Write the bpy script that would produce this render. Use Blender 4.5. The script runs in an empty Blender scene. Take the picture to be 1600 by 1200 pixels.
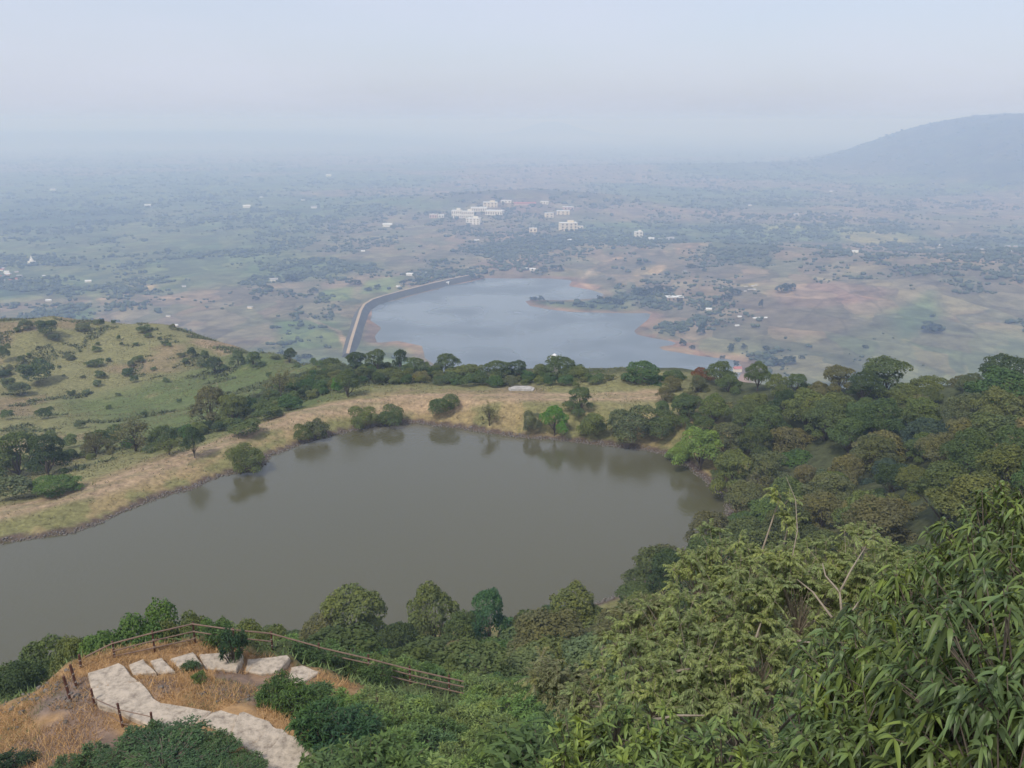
import bpy, math, random
import numpy as np
from mathutils import Vector
random.seed(7); RNG = np.random.default_rng(11)
SC = bpy.context.scene
COL = SC.collection

# ------------------------------------------------------------------ camera
CAMZ, PITCH, FPX = 60.0, math.radians(16.5), 1386.0
SP, CP = math.sin(PITCH), math.cos(PITCH)
cam_d = bpy.data.cameras.new("camera"); cam = bpy.data.objects.new("camera", cam_d); COL.objects.link(cam)
cam.location = (0, 0, CAMZ); cam.rotation_euler = (math.pi/2 - PITCH, 0, 0)
cam_d.sensor_width = 36; cam_d.lens = 36*FPX/1600; cam_d.clip_start = 0.1; cam_d.clip_end = 120000
SC.camera = cam
SC.view_settings.view_transform = 'Standard'; SC.view_settings.look = 'None'
SC.view_settings.gamma = 1; SC.view_settings.exposure = 0.80
HAZE_DENSITY = 3.9e-4
SC.cycles.volume_bounces = 3; SC.cycles.max_bounces = 6; SC.cycles.diffuse_bounces = 3
SC.cycles.transparent_max_bounces = 8; SC.cycles.glossy_bounces = 2; SC.cycles.transmission_bounces = 3

# ------------------------------------------------------------------ sky and sun
SUN_EL, SUN_AZ = 52, 215         # degrees; azimuth clockwise from +Y: behind the camera, to the left
W = bpy.data.worlds.new("World"); SC.world = W; W.use_nodes = True
nt = W.node_tree; nt.nodes.clear()
sky = nt.nodes.new('ShaderNodeTexSky'); sky.sky_type = 'NISHITA'; sky.sun_disc = False
sky.sun_elevation = math.radians(SUN_EL); sky.sun_rotation = math.radians(SUN_AZ)
sky.altitude = 600; sky.air_density = 1.0; sky.dust_density = 4.0; sky.ozone_density = 1.5
mixn = nt.nodes.new('ShaderNodeMix'); mixn.data_type = 'RGBA'
mixn.inputs[0].default_value = 0.72                       # a thin even veil of high cloud over the blue
mixn.inputs[7].default_value = (4.0, 4.25, 5.1, 1)
cn = nt.nodes.new('ShaderNodeTexNoise'); cn.inputs['Scale'].default_value = 3; cn.inputs['Detail'].default_value = 4
cm = nt.nodes.new('ShaderNodeMapping'); cm.inputs['Scale'].default_value = (1, 1, 4); ct = nt.nodes.new('ShaderNodeTexCoord')
cr_ = nt.nodes.new('ShaderNodeMapRange'); cr_.inputs[3].default_value = .62; cr_.inputs[4].default_value = .82; cr_.inputs[1].default_value = .3; cr_.inputs[2].default_value = .7
nt.links.new(ct.outputs['Generated'], cm.inputs[0]); nt.links.new(cm.outputs[0], cn.inputs['Vector']); nt.links.new(cn.outputs['Fac'], cr_.inputs[0]); nt.links.new(cr_.outputs[0], mixn.inputs[0])
bg = nt.nodes.new('ShaderNodeBackground'); bg.inputs[1].default_value = 0.1
wo = nt.nodes.new('ShaderNodeOutputWorld')
nt.links.new(sky.outputs[0], mixn.inputs[6]); nt.links.new(mixn.outputs[2], bg.inputs[0]); nt.links.new(bg.outputs[0], wo.inputs[0])
sd = bpy.data.lights.new("sun", 'SUN'); sd.energy = 1.5; sd.angle = math.radians(10); sd.color = (1, .95, .86)
sun = bpy.data.objects.new("sun", sd); COL.objects.link(sun)
az, el = math.radians(SUN_AZ), math.radians(SUN_EL)
sdir = Vector((math.sin(az)*math.cos(el), math.cos(az)*math.cos(el), math.sin(el)))
sun.rotation_euler = sdir.to_track_quat('Z', 'Y').to_euler()

# ------------------------------------------------------------------ helpers
def ray(px, py):
    u, v = (px-800)/FPX, (py-600)/FPX
    return np.array([u, CP - v*SP, -SP - v*CP])
def at(px, py, z):
    d = ray(px, py); t = (z-CAMZ)/d[2]
    return np.array([0, 0, CAMZ]) + d*t
def tag(o, label=None, cat=None, group=None, kind=None):
    if label: o['label'] = label
    if cat: o['category'] = cat
    if group: o['group'] = group
    if kind: o['kind'] = kind
    return o
def empty(name, loc, rz=0):
    o = bpy.data.objects.new(name, None); COL.objects.link(o); o.location = loc; o.rotation_euler = (0, 0, rz)
    o.empty_display_size = .3
    return o
def link(name, me, parent=None, loc=(0, 0, 0), rz=0):
    o = bpy.data.objects.new(name, me); COL.objects.link(o); o.location = loc; o.rotation_euler = (0, 0, rz)
    if parent: o.parent = parent
    return o
def npmesh(name, V, F, mat=None, col=None, smooth=False):
    """V (n,3), F (m,k) of one face size or a list of such arrays"""
    if not isinstance(F, list): F = [F]
    F = [np.asarray(f, dtype=np.int32) for f in F if len(f)]
    me = bpy.data.meshes.new(name)
    V = np.asarray(V, dtype=np.float32)
    me.vertices.add(len(V)); me.vertices.foreach_set('co', V.ravel())
    nl = sum(f.size for f in F); npol = sum(len(f) for f in F)
    me.loops.add(nl); me.polygons.add(npol)
    me.loops.foreach_set('vertex_index', np.concatenate([f.ravel() for f in F]))
    tot = np.concatenate([np.full(len(f), f.shape[1], dtype=np.int32) for f in F])
    st = np.concatenate([[0], np.cumsum(tot)[:-1]]).astype(np.int32)
    me.polygons.foreach_set('loop_start', st)
    if smooth: me.polygons.foreach_set('use_smooth', np.ones(npol, dtype=bool))
    if col is not None:
        a = me.color_attributes.new('cover', 'FLOAT_COLOR', 'POINT')
        c = np.ones((len(V), 4), dtype=np.float32); c[:, :col.shape[1]] = col
        a.data.foreach_set('color', c.ravel())
    me.update(calc_edges=True); me.validate()
    if mat: me.materials.append(mat)
    return me
class MB:
    """collects boxes, prisms and tubes in one mesh"""
    def __init__(s): s.V = []; s.Q = []; s.T = []; s.N = []
    def add(s, V, faces):
        b = len(s.V); s.V += [tuple(v) for v in V]
        for f in faces: s.N.append([b+i for i in f])
    def box(s, c, d, rz=0):
        cx, cy, cz = c; x, y, z = d[0]/2, d[1]/2, d[2]/2; ca, sa = math.cos(rz), math.sin(rz)
        V = [(cx+ca*a-sa*b, cy+sa*a+ca*b, cz+e) for e in (-z, z) for a, b in ((-x, -y), (x, -y), (x, y), (-x, y))]
        s.add(V, [(3, 2, 1, 0), (4, 5, 6, 7), (0, 1, 5, 4), (1, 2, 6, 5), (2, 3, 7, 6), (3, 0, 4, 7)])
    def tube(s, pts, rad, n=6, cap=True):
        pts = [np.array(p, float) for p in pts]
        if not hasattr(rad, '__len__'): rad = [rad]*len(pts)
        b = len(s.V); k = len(pts)
        for i, p in enumerate(pts):
            t = pts[min(i+1, k-1)] - pts[max(i-1, 0)]; t = t/(np.linalg.norm(t)+1e-9)
            a = np.array([0, 0, 1.]) if abs(t[2]) < .9 else np.array([1., 0, 0])
            e1 = np.cross(t, a); e1 /= np.linalg.norm(e1); e2 = np.cross(t, e1)
            for j in range(n):
                w = 2*math.pi*j/n; s.V.append(tuple(p + rad[i]*(math.cos(w)*e1 + math.sin(w)*e2)))
        for i in range(k-1):
            for j in range(n):
                s.N.append([b+i*n+j, b+i*n+(j+1) % n, b+(i+1)*n+(j+1) % n, b+(i+1)*n+j])
        if cap: s.N.append([b+j for j in range(n)][::-1]); s.N.append([b+(k-1)*n+j for j in range(n)])
    def prism(s, poly, z0, z1):
        n = len(poly); z0 = z0 if hasattr(z0, '__len__') else [z0]*n; z1 = z1 if hasattr(z1, '__len__') else [z1]*n
        V = [(p[0], p[1], z0[i]) for i, p in enumerate(poly)] + [(p[0], p[1], z1[i]) for i, p in enumerate(poly)]
        ar = sum(poly[i][0]*poly[(i+1) % n][1]-poly[(i+1) % n][0]*poly[i][1] for i in range(n))
        fs = [list(range(n))[::-1], list(range(n, 2*n))] + [[i, (i+1) % n, n+(i+1) % n, n+i] for i in range(n)]
        if ar < 0: fs = [f[::-1] for f in fs]
        s.add(V, fs)
    def mesh(s, name, mat, smooth=False):
        me = bpy.data.meshes.new(name); me.from_pydata(s.V, [], s.N); me.update()
        if smooth:
            for p in me.polygons: p.use_smooth = True
        me.materials.append(mat); return me

# numpy value noise
def _h(ix, iy, seed):
    n = (ix.astype(np.int64)*374761393 + iy.astype(np.int64)*668265263 + seed*974634777) & 0xffffffff
    n = ((n ^ (n >> 13))*1274126177) & 0xffffffff
    return ((n ^ (n >> 16)) & 0xffff)/65535.0
def vnoise(x, y, s, seed=0):
    x = np.asarray(x)/s; y = np.asarray(y)/s; ix, iy = np.floor(x), np.floor(y); fx, fy = x-ix, y-iy
    fx = fx*fx*(3-2*fx); fy = fy*fy*(3-2*fy)
    return (_h(ix, iy, seed)*(1-fx)+_h(ix+1, iy, seed)*fx)*(1-fy) + (_h(ix, iy+1, seed)*(1-fx)+_h(ix+1, iy+1, seed)*fx)*fy
def fbm(x, y, s, o=4, seed=0):
    r = 0; a = .5
    for k in range(o): r = r + a*vnoise(x, y, s/2**k, seed+k*17); a *= .5
    return r/(1-.5**o)
def sst(a, b, x):
    t = np.clip((x-a)/(b-a), 0, 1); return t*t*(3-2*t)
def inpoly(x, y, P):
    r = np.zeros(np.shape(x), bool); n = len(P)
    for i in range(n):
        x1, y1 = P[i][:2]; x2, y2 = P[(i+1) % n][:2]
        if y1 == y2: continue
        c = ((y1 > y) != (y2 > y)) & (x < (x2-x1)*(y-y1)/(y2-y1)+x1)
        r ^= c
    return r
def dline(x, y, P, closed=False):
    d = np.full(np.shape(x), 1e9); n = len(P)
    for i in range(n if closed else n-1):
        ax, ay = P[i][:2]; bx, by = P[(i+1) % n][:2]; ex, ey = bx-ax, by-ay
        t = np.clip(((x-ax)*ex+(y-ay)*ey)/(ex*ex+ey*ey+1e-9), 0, 1)
        d = np.minimum(d, np.hypot(x-ax-t*ex, y-ay-t*ey))
    return d
def sdist(x, y, P):
    d = dline(x, y, P, True); return np.where(inpoly(x, y, P), -d, d)   # negative inside
def wig(P, amp, step, seed):
    """subdivides a closed outline and roughens it"""
    out = []; r = np.random.default_rng(seed)
    for i in range(len(P)):
        a, b = np.array(P[i][:2]), np.array(P[(i+1) % len(P)][:2]); L = np.linalg.norm(b-a); n = max(1, int(L/step))
        for k in range(n): out.append(a+(b-a)*k/n + r.normal(0, amp, 2)*(1 if k else .4))
    return out

# ------------------------------------------------------------------ terrain
POND_PX = [(-260, 900), (-120, 872), (0, 848), (60, 840), (110, 833), (150, 818), (200, 797), (240, 780), (300, 763), (350, 742), (400, 735), (425, 712), (470, 694),
           (510, 682), (560, 670), (610, 664), (650, 661), (700, 666), (760, 676), (800, 681), (860, 686), (900, 690), (960, 697), (1010, 703),
           (1050, 712), (1085, 738), (1125, 768), (1140, 795), (1125, 838), (1070, 858), (1030, 890), (985, 925), (900, 960), (800, 975),
           (700, 975), (600, 985), (480, 992), (300, 1010), (150, 1035), (0, 1085), (-260, 1140)]
POND = wig([at(a, b, 0) for a, b in POND_PX], .35, 3.0, 3)
LAKEZ = -199.0
LAKE_PX = [(583, 478), (640, 463), (700, 447), (735, 440), (760, 434), (800, 435), (862, 435), (894, 438), (890, 447), (925, 453), (947, 460), (934, 466),
           (905, 468), (878, 469), (831, 468), (819, 471), (831, 478), (862, 484), (894, 487), (925, 488), (972, 489), (1016, 489), (1014, 498), (1000, 508),
           (987, 517), (994, 523), (1019, 528), (1047, 533), (1056, 536), (1050, 539), (1028, 542), (1037, 547), (1069, 552), (1097, 556), (1144, 562), (1159, 569),
           (1150, 600), (1000, 625), (800, 620), (700, 600), (665, 560), (660, 540), (622, 533), (590, 536), (583, 525), (596, 512), (580, 500)]
LAKE = wig([at(a, b, LAKEZ) for a, b in LAKE_PX], 3.0, 28, 5)
DAM_PX = [(543, 552), (549, 530), (556, 508), (563, 486), (567, 475), (578, 467), (600, 461), (640, 451), (680, 441), (705, 435), (732, 430)]
DAMZ = -191.0
DAM = [at(a, b, DAMZ) for a, b in DAM_PX]

CT = []
for a, b, z in [(0, 505, -14), (100, 503, -15), (200, 508, -16), (280, 514, -17), (330, 530, -19), (370, 547, -21), (450, 556, -15), (530, 565, -8), (600, 583, -3),
                (700, 598, 1), (800, 606, 3), (900, 609, 4), (1020, 613, 5), (1200, 616, 8), (1300, 616, 10), (1400, 612, 12), (1500, 608, 14), (1600, 605, 16), (1750, 600, 19),
                (0, 600, -20), (100, 590, -20), (60, 540, -15), (200, 560, -19), (300, 580, -19), (200, 640, -17), (100, 660, -15), (0, 680, -12), (300, 610, -15), (400, 580, -14),
                (400, 620, -9), (500, 590, -7), (-150, 500, -12), (-150, 600, -18), (-150, 700, -10),
                (480, 640, 3), (600, 625, 3.6), (700, 618, 3.8), (800, 612, 4), (950, 618, 4.5), (330, 690, 1.6), (200, 737, 1.3), (100, 768, 1.3), (0, 795, 1.3), (-150, 820, 1.4),
                (150, 720, -3), (0, 758, -2.5), (250, 690, -4), (60, 735, -4), (350, 655, -5), (420, 640, -2),
                (1100, 690, 2.5), (1200, 740, 3.5), (1180, 800, 3), (1100, 860, 2), (1300, 700, 7), (1450, 700, 11), (1600, 700, 17),
                (1300, 800, 10), (1450, 800, 17), (1600, 800, 24), (1150, 880, 6), (1050, 920, 5),
                # landing, steps, fence line
                (200, 1050, 35.9), (250, 1090, 35.9), (150, 1060, 35.9), (330, 1110, 36.1), (400, 1130, 36.75), (430, 1165, 37.2), (500, 1195, 37.7), (235, 1040, 35.75), (290, 1030, 35.5), (345, 1030, 35.15), (415, 1035, 34.8), (470, 1050, 34.4),
                (305, 1006, 35.2), (180, 1028, 35.7), (425, 1016, 34.5), (577, 1052, 33.1), (641, 1069, 32.5), (705, 1083, 32), (110, 1093, 35.6), (125, 1046, 35.5), (150, 1110, 35.7), (193, 1138, 35.8),
                (0, 1130, 35), (0, 1200, 35.6), (150, 1190, 36.8), (400, 1080, 35.2), (480, 1100, 35.4), (560, 1120, 35.2), (650, 1130, 34.8)]:
    CT.append(at(a, b, z))
for p in [(0, 0, 58.2), (0, -8, 58.6), (0, -30, 59), (10, 0, 58), (-10, 0, 57.6), (-30, 0, 56), (30, 0, 58), (0, 8, 53), (-3, 15, 46.5), (-3, 21, 40.6), (-8, 18, 42), (-16, 22, 39.5), (-28, 24, 36.5), (-45, 25, 34),
          (0, 26, 37.8), (0, 30, 36), (0, 35, 33.4), (3, 40, 30.5), (6, 10, 50), (6, 16, 44.5), (8, 25, 38.5), (16, 12, 52), (20, 25, 41), (35, 25, 42), (35, 45, 32), (60, 30, 44), (15, 45, 28), (25, 60, 20),
          (-19, 40, 31.5), (-15, 43, 30), (-8, 45, 28.5), (0, 46, 27), (-26, 38, 32), (-30, 34, 33.5), (-45, 35, 29), (-60, 45, 22), (-15, 52, 22), (-5, 55, 20), (-30, 50, 22), (8, 60, 17), (-15, 65, 13.5), (0, 70, 11), (-35, 65, 12), (15, 75, 10),
          (-15, 80, 5), (0, 84, 4), (-40, 80, 4), (30, 85, 9), (45, 75, 17), (70, 75, 25), (-60, 70, 9), (-80, 80, 5), (-10, 90, 1.5), (-80, 50, 18), (-120, 60, 14), (80, 100, 20), (100, 60, 36), (130, 110, 28),
          (-40, 215, 0), (0, 215, 0), (40, 205, 3), (50, 220, -6), (60, 188, 3.5), (80, 184, 2), (75, 200, -3), (100, 195, -1), (100, 180, 6), (125, 190, 3), (125, 172, 9), (100, 215, -8), (150, 205, 0), (150, 170, 12), (-30, 245, -16), (0, 245, -15), (50, 245, -14), (100, 240, -12), (160, 235, -8), (0, 300, -55), (100, 300, -50), (-60, 300, -45), (200, 300, -45), (220, 230, -5),
          (0, 400, -115), (120, 400, -110), (240, 400, -100), (0, 600, -190), (200, 600, -190), (-100, 400, -85), (-90, 350, -45), (-200, 420, -60), (-330, 400, -40), (-300, 600, -160), (-150, 600, -180), (400, 600, -180), (-450, 600, -150),
          (-300, 300, -10), (-300, 200, -5), (-200, 150, 0), (250, 190, 6), (200, 165, 16), (200, 100, 32)]:
    CT.append(np.array(p, float))
CT = np.array(CT)
def _phi(r2): return .5*r2*np.log(r2+1e-6)
def _tps(P, lam=.6):
    n = len(P); X = P[:, :2]/50; d2 = ((X[:, None]-X[None])**2).sum(-1)
    K = _phi(d2)+np.eye(n)*lam*.004; Q = np.hstack([np.ones((n, 1)), X]); A = np.zeros((n+3, n+3)); A[:n, :n] = K; A[:n, n:] = Q; A[n:, :n] = Q.T
    return np.linalg.solve(A, np.concatenate([P[:, 2], np.zeros(3)])), X
TW, TX = _tps(CT)
def tps(x, y):
    x = np.asarray(x, float)/50; y = np.asarray(y, float)/50; sh = x.shape; x = x.ravel(); y = y.ravel(); r = TW[-3]+TW[-2]*x+TW[-1]*y
    for i in range(len(TX)): r = r+TW[i]*_phi((x-TX[i, 0])**2+(y-TX[i, 1])**2)
    return r.reshape(sh)
def gauss(x, y, cx, cy, sx, sy, rot=0):
    c, s = math.cos(rot), math.sin(rot); a = (x-cx)*c+(y-cy)*s; b = -(x-cx)*s+(y-cy)*c
    return np.exp(-(a/sx)**2-(b/sy)**2)
def hplain(x, y):
    r = np.hypot(x, y)
    h = -196.5+3*(fbm(x, y, 500, 3, 5)-.5)+10*(fbm(x, y, 2600, 3, 9)-.5)*sst(1500, 3500, r)
    h = h+58*gauss(x, y, 900, 1330, 520, 300, .12)*(.75+.5*fbm(x, y, 220, 4, 21))        # brown spur at right
    h = h+22*gauss(x, y, 420, 1700, 300, 160, -.5)*(.6+.8*fbm(x, y, 160, 3, 22))
    h = h+45*gauss(x, y, 20, 2900, 420, 260, .1)+10*gauss(x, y, -90, 2430, 250, 90)      # knoll with the big white buildings
    # flat-topped hill far at right, with its long shoulder
    a_ = (x-3010)/1080*(1+.12*(fbm(x, y, 900, 3, 34)-.5)); b_ = (y-4350)/1500
    h = h+278*np.exp(-np.abs(a_)**5-np.abs(b_)**3)*(.95+.10*fbm(x, y, 500, 4, 31))+34*gauss(x, y, 1800, 4400, 600, 700, 0)+30*gauss(x, y, 1300, 4900, 1700, 500, 0)*(.8+.4*fbm(x, y, 600, 3, 33))
    h = h+150*sst(8500, 10500, y+1500*(fbm(x, y, 2500, 3, 41)-.5))*(1-sst(-3400, 800, x))*.9   # low tableland on the left horizon
    h = h+190*gauss(x, y, 640, 15200, 520, 600)+70*gauss(x, y, 900, 15000, 1500, 700)
    d = np.where(r < 3500, sdist(x, y, LAKE) if np.ndim(x) else 0, 1e3)
    lk = LAKEZ + np.clip(d, -30, 200)*.045
    w = 1-sst(10, 120, d)
    h = np.where(d < 120, lk*w+np.maximum(h, lk*0+LAKEZ+1)*(1-w), h)
    dd = np.where(r < 3500, dline(x, y, DAM), 1e3)
    h = np.where(dd < 25, np.minimum(h, DAMZ-4.5), h)
    return h
def hfine(x, y):
    """height of the whole land"""
    x = np.asarray(x, float); y = np.asarray(y, float)
    h = tps(x, y)
    r = np.hypot(x, y)
    d = sdist(x, y, POND)
    und = (fbm(x, y, 14, 4, 3)-.5)*2.2*sst(60, 130, r)*sst(3, 25, np.abs(d)) + (fbm(x, y, 2.4, 3, 8)-.5)*.28 + (fbm(x, y, 45, 3, 13)-.5)*7*sst(210, 280, r)
    h = h+und
    bank = np.maximum(h, .25+.11*np.clip(d, 0, 8))
    lo = -.12*np.clip(-d, 0, 20)-.02
    hi = .55*sst(0, .8, d)*(.4+.9*fbm(x, y, 5, 2, 77)) * (1-sst(1, 9, d)) + bank*sst(.4, 9, d)
    far = sst(9, 16, d)
    h = np.where(d < 0, lo, hi*(1-far)+h*far)
    nr_ = (np.abs(x+12) < 25) & (y > 20) & (y < 48)
    if nr_.any():
        xx, yy, hh = x[nr_], y[nr_], h[nr_]; sw = 1e-9; sz = 0.; mm = np.full(xx.shape, 9.); cap = np.full(xx.shape, 1e3)
        for i, (P, z) in enumerate(STEPS_W+PADS):
            m = sdist(xx, yy, P); w_ = np.exp(-(np.maximum(m, 0)/.45)**2); sw = sw+w_; sz = sz+w_*(z-.12 if i < len(STEPS_W) else z); mm = np.minimum(mm, m)
            if i < len(STEPS_W): cap = np.where(m < .25, np.minimum(cap, z-.1), cap)
        b = sst(1.5, .3, mm); hh = np.minimum(hh*(1-b)+(sz/sw)*b, cap); h = h.copy(); h[nr_] = hh
    w = sst(420, 600, r)
    if np.any(w > 0): h = h*(1-w)+hplain(x, y)*w
    return np.maximum(h, -203)

# concrete steps traced one by one: outline in the photo, height
STEPS = [([(137, 1051), (166, 1042), (186, 1035), (194, 1040), (205, 1056), (216, 1064), (180, 1072), (142, 1076)], 36.00),
         ([(142, 1076), (180, 1069), (218, 1064), (226, 1072), (240, 1090), (252, 1098), (290, 1104), (332, 1112), (322, 1122), (290, 1136), (235, 1133), (222, 1128), (190, 1112), (154, 1100)], 36.16),
         ([(201, 1038), (224, 1029), (244, 1050), (208, 1053)], 35.84),
         ([(234, 1032), (253, 1027), (273, 1049), (246, 1052)], 35.70),
         ([(266, 1029), (302, 1018), (316, 1037), (282, 1044)], 35.50),
         ([(311, 1022), (376, 1017), (380, 1024), (369, 1047), (320, 1043)], 35.28),
         ([(386, 1030), (449, 1023), (453, 1027), (434, 1049), (409, 1053), (383, 1048)], 34.95),
         ([(455, 1042), (472, 1039), (500, 1049), (470, 1070), (448, 1068)], 34.6),
         ([(332, 1112), (345, 1109), (372, 1116), (378, 1124), (366, 1150), (352, 1148), (325, 1132), (318, 1122)], 36.42),
         ([(374, 1113), (381, 1111), (420, 1126), (430, 1138), (408, 1160), (392, 1172), (376, 1164), (360, 1148)], 36.72),
         ([(422, 1131), (432, 1137), (442, 1138), (452, 1148), (438, 1170), (415, 1186), (396, 1180), (386, 1168), (404, 1156)], 37.0),
         ([(444, 1144), (464, 1151), (474, 1162), (486, 1176), (462, 1200), (432, 1215), (405, 1196), (398, 1186), (420, 1172)], 37.3),
         ([(474, 1166), (486, 1176), (512, 1185), (528, 1200), (516, 1236), (450, 1260), (428, 1222), (440, 1206)], 37.62)]
STEPS_W = [([at(a, b, z) for a, b in P], z) for P, z in STEPS]
FEET = {(179, 1027): 35.7, (242, 1019): 35.5, (305, 1005): 35.2, (367, 1012): 34.9, (426, 1016): 34.5, (500, 1035): 33.8, (577, 1052): 33.1, (641, 1069): 32.5, (702, 1083): 32.0, (725, 1088): 31.8,
        (136, 1040): 35.6, (111, 1094): 35.6, (121, 1075): 35.6, (127, 1045): 35.5, (150, 1108): 35.7, (193, 1138): 35.8, (240, 1146): 36.0}
PADS = []
for (a, b), z in FEET.items():
    q = at(a, b, z); PADS.append(([(q[0]-.45, q[1]-.45), (q[0]+.45, q[1]-.45), (q[0]+.45, q[1]+.45), (q[0]-.45, q[1]+.45)], z))
def foot(px, py): return at(px, py, FEET[(px, py)])

def ghit(px, py, tmin=15, tmax=900):
    d = ray(px, py); t = np.geomspace(tmin, tmax, 700); X = d[0]*t; Y = d[1]*t; Z = CAMZ+d[2]*t
    g = hfine(X, Y); k = np.argmax(Z < g)
    if not (Z < g).any(): k = len(t)-1
    return np.array([X[k], Y[k], g[k]])
_lut = None
def hq(x, y):                                  # quick height from the finished grid
    th = math.atan2(x, y+12); r = math.hypot(x, y+12)
    i = (th-T0)/DT; j = math.log(r/R0)/DR
    i = min(max(i, 0), HG.shape[1]-1.001); j = min(max(j, 0), HG.shape[0]-1.001)
    a, b = int(j), int(i); f, g = j-a, i-b
    return float(HG[a, b]*(1-f)*(1-g)+HG[a+1, b]*f*(1-g)+HG[a, b+1]*(1-f)*g+HG[a+1, b+1]*f*g)

T0, DT, R0, DR = math.radians(-60), math.radians(.15), 4.0, .0065
nth = 801; nr = int(math.log(660/R0)/DR)
TH = T0+DT*np.arange(nth); RR = R0*np.exp(DR*np.arange(nr))
GX = RR[:, None]*np.sin(TH)[None]; GY = RR[:, None]*np.cos(TH)[None]-12
HG = np.empty_like(GX)
for k in range(0, nr, 60): HG[k:k+60] = hfine(GX[k:k+60], GY[k:k+60])
def gridfaces(a, b):
    i = np.arange(a-1)[:, None]*b+np.arange(b-1)[None]; i = i.ravel()
    return np.stack([i, i+1, i+b+1, i+b], 1)[:, ::-1]

# ---- what covers the near land: real surface colours, mixed zone by zone
def ghp(L): return [ghit(a, b) for a, b in L]
def mixc(c, col, w): return c*(1-w[..., None])+np.array(col)*w[..., None]
n1 = fbm(GX, GY, 30, 4, 51); n2 = fbm(GX, GY, 6, 4, 52); n3 = fbm(GX, GY, 90, 3, 53); n4 = fbm(GX, GY, 1.2, 3, 54)
R = np.hypot(GX, GY); dP = sdist(GX, GY, POND)
c = np.zeros(GX.shape+(3,))+np.array([.200, .190, .085])                          # dry grass
c = mixc(c, [.235, .175, .105], sst(.54, .62, n1)*.75)                            # bare soil patches
c = mixc(c, [.115, .135, .05], sst(.5, .6, n3)*sst(.35, .6, n2)*.8)                # greener patches
green = ghp([(170, 660), (120, 630), (300, 590), (520, 560), (540, 600), (470, 640), (360, 650), (290, 690), (190, 700)])
gm = sst(18, -8, sdist(GX, GY, green)+14*(n2-.5))
c = mixc(c, [.085, .125, .038], gm*.78*sst(.3, .55, n2+.15))
# wooded floor: right of the pond, the near slope, the gully
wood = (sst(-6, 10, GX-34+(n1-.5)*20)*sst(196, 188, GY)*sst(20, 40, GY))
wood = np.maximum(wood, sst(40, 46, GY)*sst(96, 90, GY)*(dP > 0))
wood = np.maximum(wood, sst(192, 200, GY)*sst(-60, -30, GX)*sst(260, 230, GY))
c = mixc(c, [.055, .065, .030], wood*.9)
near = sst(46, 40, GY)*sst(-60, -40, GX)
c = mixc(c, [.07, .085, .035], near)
# dry orange grass and bare earth round the landing
dryp = [at(a, b, 35.7) for a, b in [(-120, 1080), (0, 1060), (100, 1030), (180, 1012), (300, 988), (420, 1000), (560, 1028), (680, 1070), (640, 1105), (520, 1075), (500, 1130), (540, 1180), (560, 1215), (420, 1240), (300, 1240), (0, 1290), (-120, 1290)]]
dm = sst(.8, -.6, sdist(GX, GY, dryp)+1.2*(n4-.5))
c = mixc(c, [.33, .205, .10], dm)
c = mixc(c, [.22, .155, .115], dm*sst(.58, .68, n2))
for P in ([(60, 1085), (100, 1060), (140, 1060), (150, 1105), (110, 1120), (60, 1110)], [(240, 1065), (262, 1062), (275, 1085), (250, 1100)], [(330, 1075), (420, 1075), (470, 1100), (490, 1150), (450, 1130), (400, 1105), (340, 1095)]):
    c = mixc(c, [.185, .145, .125], sst(.5, -.3, sdist(GX, GY, [at(a, b, 35.6) for a, b in P])+.9*(n4-.5))*.9)
# bank of the pond
bank = sst(16, 8, dP)*(dP > 0)*sst(90, 100, GY)*sst(46, 36, GX+(n1-.5)*10)
c = mixc(c, [.285, .220, .105], bank*.75)
c = mixc(c, [.14, .155, .06], bank*sst(.48, .58, n2)*.65)
track = ghp([(-60, 815), (60, 790), (140, 768), (230, 735), (330, 700), (400, 672), (480, 643), (560, 634), (660, 626), (760, 622), (860, 622), (940, 620), (1020, 618)])
dt = dline(GX, GY, track)
c = mixc(c, [.39, .28, .175], sst(1.0, .3, np.abs(dt-1.6)+(n2-.5)*.8)*.85)
c = mixc(c, [.31, .225, .155], sst(4.5, 2.5, dt+(n2-.5)*3)*.5)
tr2 = ghp([(130, 757), (250, 752), (330, 725), (420, 690), (520, 655), (640, 640), (800, 628)])
c = mixc(c, [.38, .27, .16], sst(1.2, .3, dline(GX, GY, tr2)+(n2-.5)*.8)*.55)
c = mixc(c, [.35, .24, .16], sst(.9, -.3, sdist(GX, GY, ghp([(310, 520), (360, 535), (368, 548), (350, 556), (310, 540)]))/6+(n2-.5))*.7)
shore = sst(1.5, .8, dP+(n4-.5)*.9)*(dP > -.5)
c = mixc(c, [.105, .075, .06], shore*.95)
c = mixc(c, [.10, .085, .05], sst(0, -.4, dP))
c = c*(.86+.28*n4[..., None])

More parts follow.
